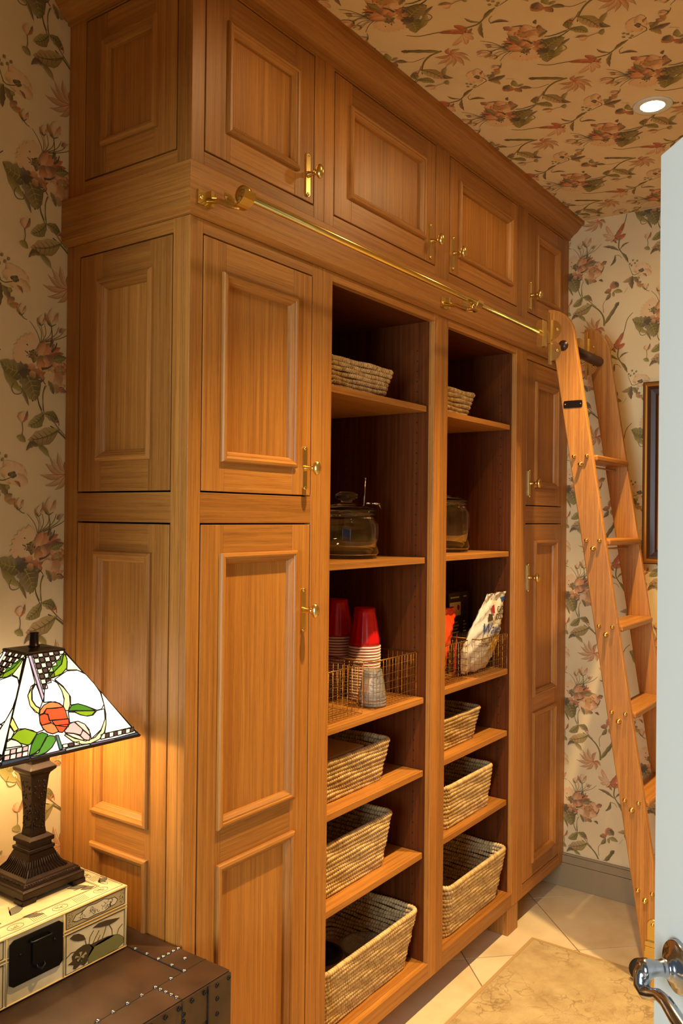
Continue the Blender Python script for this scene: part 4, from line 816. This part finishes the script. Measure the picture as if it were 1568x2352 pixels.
for k in range(4):
    F = face(k)
    backs.add([F(-SS, 0), F(SS, 0), F(ST, HH), F(-ST, HH)], [(0, 1, 2, 3)], col=srgb(252, 240, 216))
    for a, b in (((-SS, 0), (-ST, HH)), ((SS, 0), (ST, HH))): came.tube([F(a[0], a[1]), F(b[0], b[1])], .0019, 6)
obj('backing_glass', backs, 'pane', shade)
def pane(k, col, P, name='glass_pane', o=.0006):
    F = face(k); m_ = MB(); cc = GC[col]; cs = []
    for a, b in P*2: j = .9+.2*R(); cs.append((min(cc[0]*j, 1), min(cc[1]*j, 1), min(cc[2]*j, 1), 1))
    A = [Vector(F(a, b, o)) for a, b in P]; B = [Vector(F(a, b, o+.0012)) for a, b in P]; n = len(P)
    m_.add([tuple(v) for v in A+B], [list(range(n))[::-1], [n+i for i in range(n)]]+[(i, (i+1) % n, n+(i+1) % n, n+i) for i in range(n)], col=cs)
    obj(name, m_, 'pane', shade, fixn=True)
    for i in range(n): came.tube([F(P[i][0], P[i][1], .0014), F(P[(i+1) % n][0], P[(i+1) % n][1], .0016)], .0012, 5)
for col, P in SHADE:
    pane(0, col, P)
    if (P[0][1] > .02 and len(P) > 4) or col in ('dk', 'crm2', 'bord', 'bordp', 'bordl'): pane(3, col, P)
for k in (1, 2):
    for i in range(6): pane(k, 'bordp' if i % 2 else 'bord', [(-SS+i*SS/3+.001, .001), (-SS+(i+1)*SS/3-.001, .001), (-SS+(i+1)*SS/3-.001, .009), (-SS+i*SS/3+.001, .009)])
obj('lead_came', came, 'rubber', shade)
obj('shade_cap', sq([(ST+.003, Z1s-.003), (ST+.004, Z1s+.002), (ST+.002, Z1s+.004), (ST-.012, Z1s+.0055), (ST-.020, Z1s+.007), (.008, Z1s+.008)], SCn, rotS), 'bronze', lamp)
mb = MB(); mb.lathe([(.012, Z1s+.007), (.012, Z1s+.010), (.0095, Z1s+.011), (.0090, Z1s+.034), (.010, Z1s+.036), (.0085, Z1s+.0375), (0, Z1s+.038)], (SCn.x, SCn.y, 0), n=20); obj('finial', mb, 'bronze', lamp)
mb = MB(); mb.tube([(LC.x, LC.y, lz+.33), (SCn.x, SCn.y, 1.110)], .007, 8); obj('bulb_socket', mb, 'brasso', lamp)

# ------------------------------------------------------------------ woven baskets
def rrect(w, d, r, n):
    """n points round a rounded rectangle, evenly spaced"""
    seg = [('l', -w/2+r, -d/2, w/2-r, -d/2), ('c', w/2-r, -d/2+r, -90), ('l', w/2, -d/2+r, w/2, d/2-r), ('c', w/2-r, d/2-r, 0), ('l', w/2-r, d/2, -w/2+r, d/2), ('c', -w/2+r, d/2-r, 90), ('l', -w/2, d/2-r, -w/2, -d/2+r), ('c', -w/2+r, -d/2+r, 180)]
    Ls = [math.hypot(s_[3]-s_[1], s_[4]-s_[2]) if s_[0] == 'l' else math.pi/2*r for s_ in seg]; T = sum(Ls); out = []
    k = 0; acc = 0
    for i in range(n):
        t = T*i/n
        while t > acc+Ls[k]: acc += Ls[k]; k += 1
        f_ = (t-acc)/Ls[k]; s_ = seg[k]
        if s_[0] == 'l': p = (s_[1]+(s_[3]-s_[1])*f_, s_[2]+(s_[4]-s_[2])*f_); dx, dy = s_[3]-s_[1], s_[4]-s_[2]; L = math.hypot(dx, dy); nn = (dy/L, -dx/L)
        else: a = math.radians(s_[3]+90*f_); p = (s_[1]+r*math.cos(a), s_[2]+r*math.sin(a)); nn = (math.cos(a), math.sin(a))
        out.append((p[0], p[1], nn[0], nn[1]))
    return out, T
def basket(label, x0, x1, y0, y1, z0, h, rows=None, taper=.022, dark=0, name='woven_basket', lean=0):
    t = thing(name, label, 'basket', ((x0+x1)/2, (y0+y1)/2, z0), 'woven baskets on the open shelves')
    rows = rows or round(h/.0135); dh = h/rows; w_, d_ = x1-x0, y1-y0; cx_, cy2 = (x0+x1)/2, (y0+y1)/2; mb = MB()
    for i in range(rows):
        f_ = (i+.5)/rows; ins = taper*(1-f_); ww, dd = w_-2*ins, d_-2*ins; top = i == rows-1
        rad = dh*.505*(1.12 if top else 1); n = int(2*(ww+dd)/.0033); P, T = rrect(ww-2*rad, dd-2*rad, .03, n); st = .0092+.001*R(); ph = R()*6; NS = 7; zc_ = z0+dh*(i+.5)
        vs = []; tn = []; fs = []; tw = {}
        for j, (px, py, nx, ny) in enumerate(P):
            s_ = T*j/n; wob = .0011*math.sin(s_*21+i*1.7)+.0008*math.sin(s_*47+i)
            for q in range(NS):
                th = 2*math.pi*q/NS; sp = (s_/st+ph+.16*math.sin(th)*1.2+.07*math.sin(s_*33)); c = math.cos(2*math.pi*sp); rr = rad*(1+.17*c); kk = int(sp)
                if kk not in tw: tw[kk] = R()
                vs.append((cx_+px+nx*(rr*math.cos(th)+wob), cy2+py+ny*(rr*math.cos(th)+wob), zc_+rr*math.sin(th)+wob*.8))
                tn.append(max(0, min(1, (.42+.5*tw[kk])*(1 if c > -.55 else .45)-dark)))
        for j in range(n):
            for q in range(NS): a = j*NS+q; b = j*NS+(q+1) % NS; c2 = ((j+1) % n)*NS; fs.append((a, b, c2+(q+1) % NS, c2+q))
        mb.add(vs, fs, smooth=True, tone=tn)
    obj('coils', mb, 'wick', t)
    mb = MB(); mb.box(x0+taper+.008, x1-taper-.008, y0+taper+.008, y1-taper-.008, z0+.001, z0+.006, tone=.4); obj('base', mb, 'wick', t)
    if rows > 5:
        mb = MB()
        for sx, px in ((1, x1), (-1, x0)):
            mb.tube([(px+sx*-.002, cy2-.05, z0+h*.80), (px+sx*.006, cy2-.04, z0+h*.84), (px+sx*.008, cy2, z0+h*.86), (px+sx*.006, cy2+.04, z0+h*.84), (px+sx*-.002, cy2+.05, z0+h*.80)], .005, 7)
        # no end grips in view: left out
    return t
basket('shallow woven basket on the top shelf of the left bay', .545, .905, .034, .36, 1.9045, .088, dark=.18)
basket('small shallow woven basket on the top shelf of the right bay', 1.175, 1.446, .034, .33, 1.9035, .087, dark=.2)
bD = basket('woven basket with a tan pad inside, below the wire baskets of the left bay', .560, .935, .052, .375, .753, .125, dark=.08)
basket('empty woven basket on the second lowest shelf of the left bay', .550, .940, .046, .375, .494, .160)
bF = basket('largest woven basket holding dark lids and a glass dish, bottom of the left bay', .528, 1.046, .016, .385, .1483, .180, rows=14, taper=.03)
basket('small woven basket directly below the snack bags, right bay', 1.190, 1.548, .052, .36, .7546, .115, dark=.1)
basket('deep narrow woven basket on the second lowest shelf of the right bay', 1.232, 1.622, .036, .37, .4951, .152, taper=.016)
basket('tall empty woven basket at the bottom of the right bay', 1.196, 1.672, .002, .37, .1483, .184, rows=13, taper=.03)
# things inside
mb = MB(); mb.box(.585, .845, .10, .33, .760, .858); mb.box(.588, .842, .103, .327, .859, .8655); o = obj('paper_pad', mb, 'paper', None, .003); tagp(o, None, 'tan stack of paper napkins inside the basket under the wire baskets', 'napkins')
def lid(x, y, z, r, label, h=.05):
    t = thing('lidded_pot', label, 'pot', (x, y, z)); mb = MB(); mb.lathe([(r*.85, z), (r*.95, z+.008), (r, z+h), (r*.96, z+h+.002), (r*.9, z+h-.002)], (x, y, 0), n=32); obj('pot', mb, mat('stoneware', srgb(168, 132, 92), .4), t)
    mb = MB(); mb.lathe([(r*.97, z+h+.002), (r*1.02, z+h+.006), (r*.98, z+h+.012), (r*.7, z+h+.016), (r*.66, z+h+.013), (r*.3, z+h+.015), (0, z+h+.016)], (x, y, 0), n=32); obj('pot_lid', mb, 'rubber', t)
lid(.762, .200, .156, .068, 'dark lidded pot in the largest basket, left of the glass dish', .080); lid(.655, .110, .156, .050, 'smaller dark lidded pot front left in the largest basket, behind the stile', .062)
mb = MB(); mb.lathe([(.040, .156), (.056, .159), (.078, .206), (.084, .211), (.084, .215), (.075, .212), (.052, .165), (0, .163)], (.936, .150, 0), n=40); o = obj('glass_dish', mb, 'clear'); tagp(o, None, 'round clear glass dish lying in the largest basket', 'dish')

# ------------------------------------------------------------------ wire baskets
def wire_basket(label, x0, x1, y0, y1, z0, h):
    t = thing('wire_basket', label, 'basket', ((x0+x1)/2, (y0+y1)/2, z0), 'brass wire baskets'); r = .0008; zb = z0+.0025
    mb = MB(); mb.tube([(x0, y0, z0+h), (x1, y0, z0+h), (x1, y1, z0+h), (x0, y1, z0+h)], .0021, 6, closed=True); obj('rim', mb, 'wire', t)
    mb = MB(); nx, ny, nz = round((x1-x0)/.0175), round((y1-y0)/.0175), round(h/.0235)
    for k in range(nx+1): x = x0+(x1-x0)*k/nx; mb.tube([(x, y0, z0+h), (x, y0, zb), (x, y1, zb), (x, y1, z0+h)], r, 4)
    for k in range(ny+1): y = y0+(y1-y0)*k/ny; mb.tube([(x0, y, z0+h), (x0, y, zb), (x1, y, zb), (x1, y, z0+h)], r, 4)
    for k in range(nz): z = zb+h*k/nz; mb.tube([(x0, y0, z), (x1, y0, z), (x1, y1, z), (x0, y1, z)], r, 4, closed=True)
    obj('wire_grid', mb, 'wire', t, kind='stuff'); return t
wire_basket('empty brass wire basket left of the red cups', .545, .745, .047, .36, .983, .142)
wire_basket('brass wire basket holding the stacks of red cups', .800, 1.045, .045, .36, .983, .142)
wire_basket('brass wire basket left on the snack shelf, holding the orange bag', 1.185, 1.405, .050, .36, .986, .135)
wire_basket('brass wire basket right on the snack shelf, holding the white chip bag', 1.445, 1.676, .024, .36, .986, .135)

# ------------------------------------------------------------------ cups: each cup is a thing of its own
def cup_mesh(name, m1, m2, r0=.0465, r1=.031, h=.118, flutes=14):
    a = MB(); fl = lambda th, z: .035*math.cos(th*flutes)*(1 if .012 < z < h-.02 else 0)
    pr = [(r0, .006)]+[(r0-(r0-r1)*(q/8)-.001*(q > 5), .006+(h-.006)*q/8) for q in range(1, 8)]+[(r1, h), (r1*.93, h), (r1*.9, h-.004), (0, h-.004)]
    a.lathe(pr, n=56, flute=fl); b = MB(); b.lathe([(r0-.001, .002), (r0+.002, .001), (r0+.0032, .004), (r0+.002, .007), (r0-.0005, .006)], n=36); return mesh('cup_wall', a, [m1]), mesh('cup_rim', b, [m2])
rw, rr_ = cup_mesh('cup', 'red', 'cupwhite', .0485, .0325, .123); cw, cr2 = cup_mesh('cup', 'clear', 'clear', .040, .029, .088, 0)
ORD = 'topmost second third fourth fifth sixth seventh eighth ninth tenth eleventh twelfth thirteenth fourteenth fifteenth sixteenth seventeenth eighteenth nineteenth twentieth twenty-first'.split()
def stack(name, w_, r_, x, y, z, n, dz, kind_, where, group):
    for k in range(n):
        o_ = ORD[n-1-k]; lb = f'{kind_}, whole body showing, topmost of {where}' if k == n-1 else f'{kind_}, {o_} from the top of {where}' if k else f'{kind_} standing on the shelf, lowest of {where}'
        t = thing(name, lb, 'cup', (x, y, z+k*dz), group); inst('cup_wall', w_, (x, y, z+k*dz), t); inst('cup_rim', r_, (x, y, z+k*dz), t)
stack('plastic_cup', rw, rr_, .921, .160, .9862, 19, .0088, 'upside-down red cup', 'the front stack', 'front stack of red cups')
stack('plastic_cup', rw, rr_, .945, .282, .9862, 21, .0088, 'upside-down red cup', 'the rear stack', 'rear stack of red cups')
stack('clear_cup', cw, cr2, .858, .086, .9862, 3, .009, 'upside-down clear cup', 'the short clear stack', 'short stack of clear cups')

# ------------------------------------------------------------------ jars
def jar(label, x, y, z, r, h, knob_=True):
    t = thing('glass_jar', label, 'jar', (x, y, z)); mb = MB()
    mb.lathe([(r*.93, z), (r*.96, z+.004), (r*.93, z+.010), (r, z+.016), (r, z+h-.034), (r*.95, z+h-.022), (r*.84, z+h-.012), (r*.84, z+h-.006), (r*.90, z+h-.002), (r*.90, z+h+.004), (r*.82, z+h+.004), (r*.82, z+h-.008), (r*.96, z+h-.028), (r*.965, z+.012), (0, z+.010)], (x, y, 0), n=48); obj('jar_body', mb, 'glass', t)
    mb = MB(); z2 = z+h+.0045; pr = [(r*.88, z2), (r*.92, z2+.004), (r*.88, z2+.010), (r*.5, z2+.022), (r*.2, z2+.028)]
    if knob_: pr += [(r*.16, z2+.034), (r*.34, z2+.044), (r*.36, z2+.054), (r*.2, z2+.062)]
    pr += [(0, z2+(.063 if knob_ else .029))]; mb.lathe(pr, (x, y, 0), n=40); obj('jar_lid', mb, 'glass', t); return t
j1 = jar('round glass jar with knobbed glass lid and scoop, middle shelf of the left bay', .838, .175, 1.4256, .100, .135)
mb = MB(); mb.tube([(.862, .13, 1.575), (.865, .128, 1.61), (.866, .126, 1.668)], .0028, 8); mb.sphere((.866, .126, 1.668), .004, 5); mb.lathe([(.020, -.003), (.022, 0), (.020, .003), (.0, .004)], (.905, .12, 1.592), 'z', 18); mb.tube([(.87, .125, 1.592), (.925, .115, 1.592), (.935, .113, 1.578)], .0035, 7); obj('scoop', mb, 'chrome', j1)
jar('tall dark glass jar half hidden by the middle stile, right bay', 1.465, .175, 1.4281, .088, .175, False)

# ------------------------------------------------------------------ snack bags and boxes on the right bay's middle shelf
def bagmesh(poly, y, th, ytop=None, m=0, nr=40):
    """a filled bag: outline in x,z given bottom to top as (z, left, right); swells between its edges"""
    mb = MB(); n = 18; vs = []; fs = []; ytop = y if ytop is None else ytop
    zs = [poly[0][0]+(poly[-1][0]-poly[0][0])*i/nr for i in range(nr+1)]
    for i, z in enumerate(zs):
        for a, b in zip(poly[:-1], poly[1:]):
            if a[0] <= z <= b[0]+1e-9: f_ = (z-a[0])/(b[0]-a[0]); l = a[1]+(b[1]-a[1])*f_; r_ = a[2]+(b[2]-a[2])*f_; break
        t = i/nr; sw = th*(math.sin(math.pi*min(1, t*1.08+.02))**.55 if t < .93 else .06)
        for j in range(2*n):
            a = 2*math.pi*j/(2*n); cx_ = (l+r_)/2-(r_-l)/2*math.cos(a); yy = -math.sin(a)*sw*(abs(math.sin(a))**.3); cr = .0028*math.sin(z*170+j*2.1)+.0020*math.sin(j*5.3+z*90)
            vs.append((cx_, y+(ytop-y)*t+yy+cr*(1.2 if abs(math.sin(a)) > .2 else .2), z+.002*math.sin(j*1.3)))
    k = 2*n
    for i in range(nr):
        for j in range(k): fs.append((i*k+j, i*k+(j+1) % k, (i+1)*k+(j+1) % k, (i+1)*k+j))
    fs += [list(range(k))[::-1], [nr*k+j for j in range(k)]]
    return mb.add(vs, fs, smooth=True)
BG = [(.994, 1.432, 1.622), (1.03, 1.412, 1.652), (1.075, 1.403, 1.672), (1.13, 1.432, 1.681), (1.19, 1.474, 1.680), (1.245, 1.512, 1.682), (1.276, 1.528, 1.682)]
bag = obj('chip_bag', bagmesh(BG, .086, .030, .036), 'bag')
tagp(bag, None, 'white foil chip bag with black and blue lettering in the wire basket', 'bag')
def bagfront(x, z):
    """x kept inside the outline, y of the bag's front there"""
    for a, b in zip(BG[:-1], BG[1:]):
        if a[0] <= z <= b[0]: f_ = (z-a[0])/(b[0]-a[0]); l = a[1]+(b[1]-a[1])*f_; r_ = a[2]+(b[2]-a[2])*f_
    x = min(max(x, l+.001), r_-.0008); t = (z-BG[0][0])/(BG[-1][0]-BG[0][0]); sn = math.sqrt(max(0, 1-(((l+r_)/2-x)/((r_-l)/2))**2))
    sw = .030*(math.sin(math.pi*min(1, t*1.08+.02))**.55 if t < .93 else .06); return x, .086-.050*t-sn*sw*sn**.3-.0046
def wrapon(o):
    for v in o.data.vertices: h = v.co.y-.02; v.co.x, y = bagfront(v.co.x, v.co.z)[0], bagfront(v.co.x, v.co.z)[1]; v.co.y = y+h*.5
    return o
def word(t_, size, m_, x, z, **k): return wrapon(text(t_, size, m_, 'lettering', bag, (x, .02, z), (1, 0, -.06), (.06, 0, 1), **k))
word('CAPE', .032, 'ink', 1.628, 1.214); word('COD', .032, 'ink', 1.612, 1.188); word('Waves', .056, 'blue', 1.560, 1.148, shear=.35); word('KETTLE', .020, 'ink', 1.520, 1.112); word('COOKED', .020, 'ink', 1.515, 1.094)
def ribbon(name, poly, mname, y=None):
    mb = MB(); n = len(poly); mb.prism([(x, .02, z) for x, z in poly], (0, .0008, 0)); return wrapon(obj(name, mb, mname, bag, fixn=True))
ribbon('blue_tag', [(1.640, 1.240), (1.642, 1.256), (1.676, 1.262), (1.678, 1.246)], 'blue'); ribbon('red_mark', [(1.548, 1.208), (1.554, 1.232), (1.572, 1.236), (1.570, 1.204)], 'redp')
ribbon('yellow_print', [(1.578, 1.056), (1.560, 1.080), (1.572, 1.108), (1.602, 1.124), (1.640, 1.118), (1.652, 1.098), (1.630, 1.070)], 'yel'); ribbon('picture_mark', [(1.520, 1.178), (1.528, 1.206), (1.550, 1.202), (1.556, 1.180)], 'inkbrown')
ob = obj('snack_bag', bagmesh([(.994, 1.200, 1.330), (1.04, 1.190, 1.355), (1.10, 1.190, 1.372), (1.17, 1.200, 1.420), (1.212, 1.215, 1.440), (1.232, 1.220, 1.436)], .118, .040), 'orange'); tagp(ob, None, 'orange foil snack bag partly hidden by the middle stile', 'bag')
mb = MB(); mb.prism([(1.345, .071, 1.0), (1.350, .071, 1.10), (1.366, .071, 1.15), (1.358, .071, 1.03)], (0, -.0008, 0)); obj('dark_print', mb, 'redp', ob, fixn=True)
def carton(label, x0, x1, y0, y1, z0, z1, light_):
    t = thing('food_carton', label, 'box', ((x0+x1)/2, (y0+y1)/2, z0)); mb = MB(); mb.box(x0, x1, y0, y1, z0, z1); obj('carton', mb, 'cardd', t, .001); mb = MB(); mb.box(x0+.006, x1-.006, y0-.0008, y0-.0001, z1-.085, z1-.035); 
    if light_:
        p = obj('paper_label', mb, 'paper', t); mb = MB(); mb.lathe([(.010, -.0014), (.010, -.0009), (0, -.0009)], (x1-.025, y0, z1-.055), 'y', 16); obj('red_spot', mb, 'redp', t)
    mb = MB()
    for k in range(5): mb.box(x0+.01, x1-.02-.01*(k % 2), y0-.0014, y0-.0009, z1-.02-.0 if k == 0 else z1-.10-k*.012, z1-.014 if k == 0 else z1-.095-k*.012)
    obj('print_lines', mb, 'inkpale', t, kind='stuff')
carton('dark carton with a tan label behind the orange bag', 1.455, 1.551, .152, .200, .9915, 1.276, True); carton('narrow dark carton beside the labelled carton, behind the chip bag', 1.555, 1.610, .152, .215, .9915, 1.276, False)

# ------------------------------------------------------------------ picture on the far wall
t = thing('picture_frame', 'dark wood and gilt picture frame on the papered far wall, cut by the door', 'picture', (X1, -.61, 1.74))
fy0, fy1, fz0, fz1 = -.905, -.320, 1.376, 2.104
def fsweep(prof, m, name):
    mb = MB(); mb.sweep(prof, [lambda w_, d: (X1-d, fy1-w_, fz0+w_), lambda w_, d: (X1-d, fy0+w_, fz0+w_), lambda w_, d: (X1-d, fy0+w_, fz1-w_), lambda w_, d: (X1-d, fy1-w_, fz1-w_)], closed=True); return obj(name, mb, m, t)
fsweep([(0, .0005), (0, .018), (.004, .022)], 'dkwood', 'outer_edge'); fsweep([(.004, .022), (.012, .026), (.018, .024), (.020, .020)], 'gold', 'outer_bead')
fsweep([(.020, .020), (.030, .014), (.048, .012), (.056, .014)], 'dkwood', 'cove'); fsweep([(.056, .014), (.060, .018), (.065, .014)], 'gold', 'inner_bead'); fsweep([(.065, .014), (.074, .009)], 'dkwood', 'inner_cove'); fsweep([(.074, .009), (.078, .012), (.083, .006)], 'gold', 'sight_edge')
mb = MB(); mb.box(X1-.006, X1-.002, fy0+.083, fy1-.083, fz0+.083, fz1-.083); obj('canvas', mb, mat('canvas', srgb(120, 96, 66), .7), t)

# ------------------------------------------------------------------ white door standing open at the right
E0 = Vector((-.1665, -1.023, 0)); dh_ = Vector((-.739, -.6737, 0)).normalized(); dn = Vector((dh_.y, -dh_.x, 0))
if dn.dot(Vector((-.68, .73, 0))) < 0: dn = -dn
BM = Matrix(((dh_.x, -dn.x, 0, E0.x), (dh_.y, -dn.y, 0, E0.y), (0, 0, 1, 0), (0, 0, 0, 1)))   # local x to the hinge, y into the door
door = thing('white_door', 'white painted door standing open at the right edge, nickel lever handle', 'door', (E0+dh_*.4))
mb = MB(); mb.box(0, .775, 0, .038, .008, 2.018, xf=BM); obj('door_leaf', mb, 'white', door, .0015)
hp = BM @ Vector((.063, 0, 1.020))
def dl_(a, o, z): return BM @ Vector((a, -o, z))
def dlathe(prof, a, z, n=36):
    mb = MB(); vs = []; fs = []
    for r, h in prof:
        for j in range(n): th = 2*math.pi*j/n; vs.append(dl_(a+r*math.cos(th), h, z+r*math.sin(th)))
    for i in range(len(prof)-1):
        for j in range(n): fs.append((i*n+j, i*n+(j+1) % n, (i+1)*n+(j+1) % n, (i+1)*n+j))
    mb.add(vs, fs, smooth=True); return mb
hz_ = 1.016
lev = obj('door_lever', dlathe([(.0300, 0), (.0305, .006), (.0285, .009), (.023, .0085), (.0215, .012), (.017, .0125), (.0155, .016), (.0125, .018), (.0105, .020), (.011, .022), (.0095, .025), (.0092, .031), (.0098, .036), (.0118, .041), (.0125, .046), (.0115, .050), (.007, .053), (0, .0535)], .067, hz_), 'chrome', door)
mb = MB(); P = [(.067, .044, hz_+.003), (.066, .048, hz_-.008), (.069, .050, hz_-.018), (.078, .050, hz_-.022), (.088, .048, hz_-.018), (.100, .046, hz_-.012), (.118, .045, hz_-.011), (.140, .045, hz_-.016), (.158, .044, hz_-.020), (.170, .043, hz_-.019)]
mb.tube([dl_(*p) for p in P], .008, 14, rs=[.0105, .0108, .0098, .0080, .0066, .0066, .0076, .0086, .0080, .004]); obj('lever_arm', mb, 'chrome', lev)
mb = MB(); mb.box(-.0012, -.0001, .008, .030, .955, 1.08, xf=BM); obj('latch_face', mb, 'brass', door)
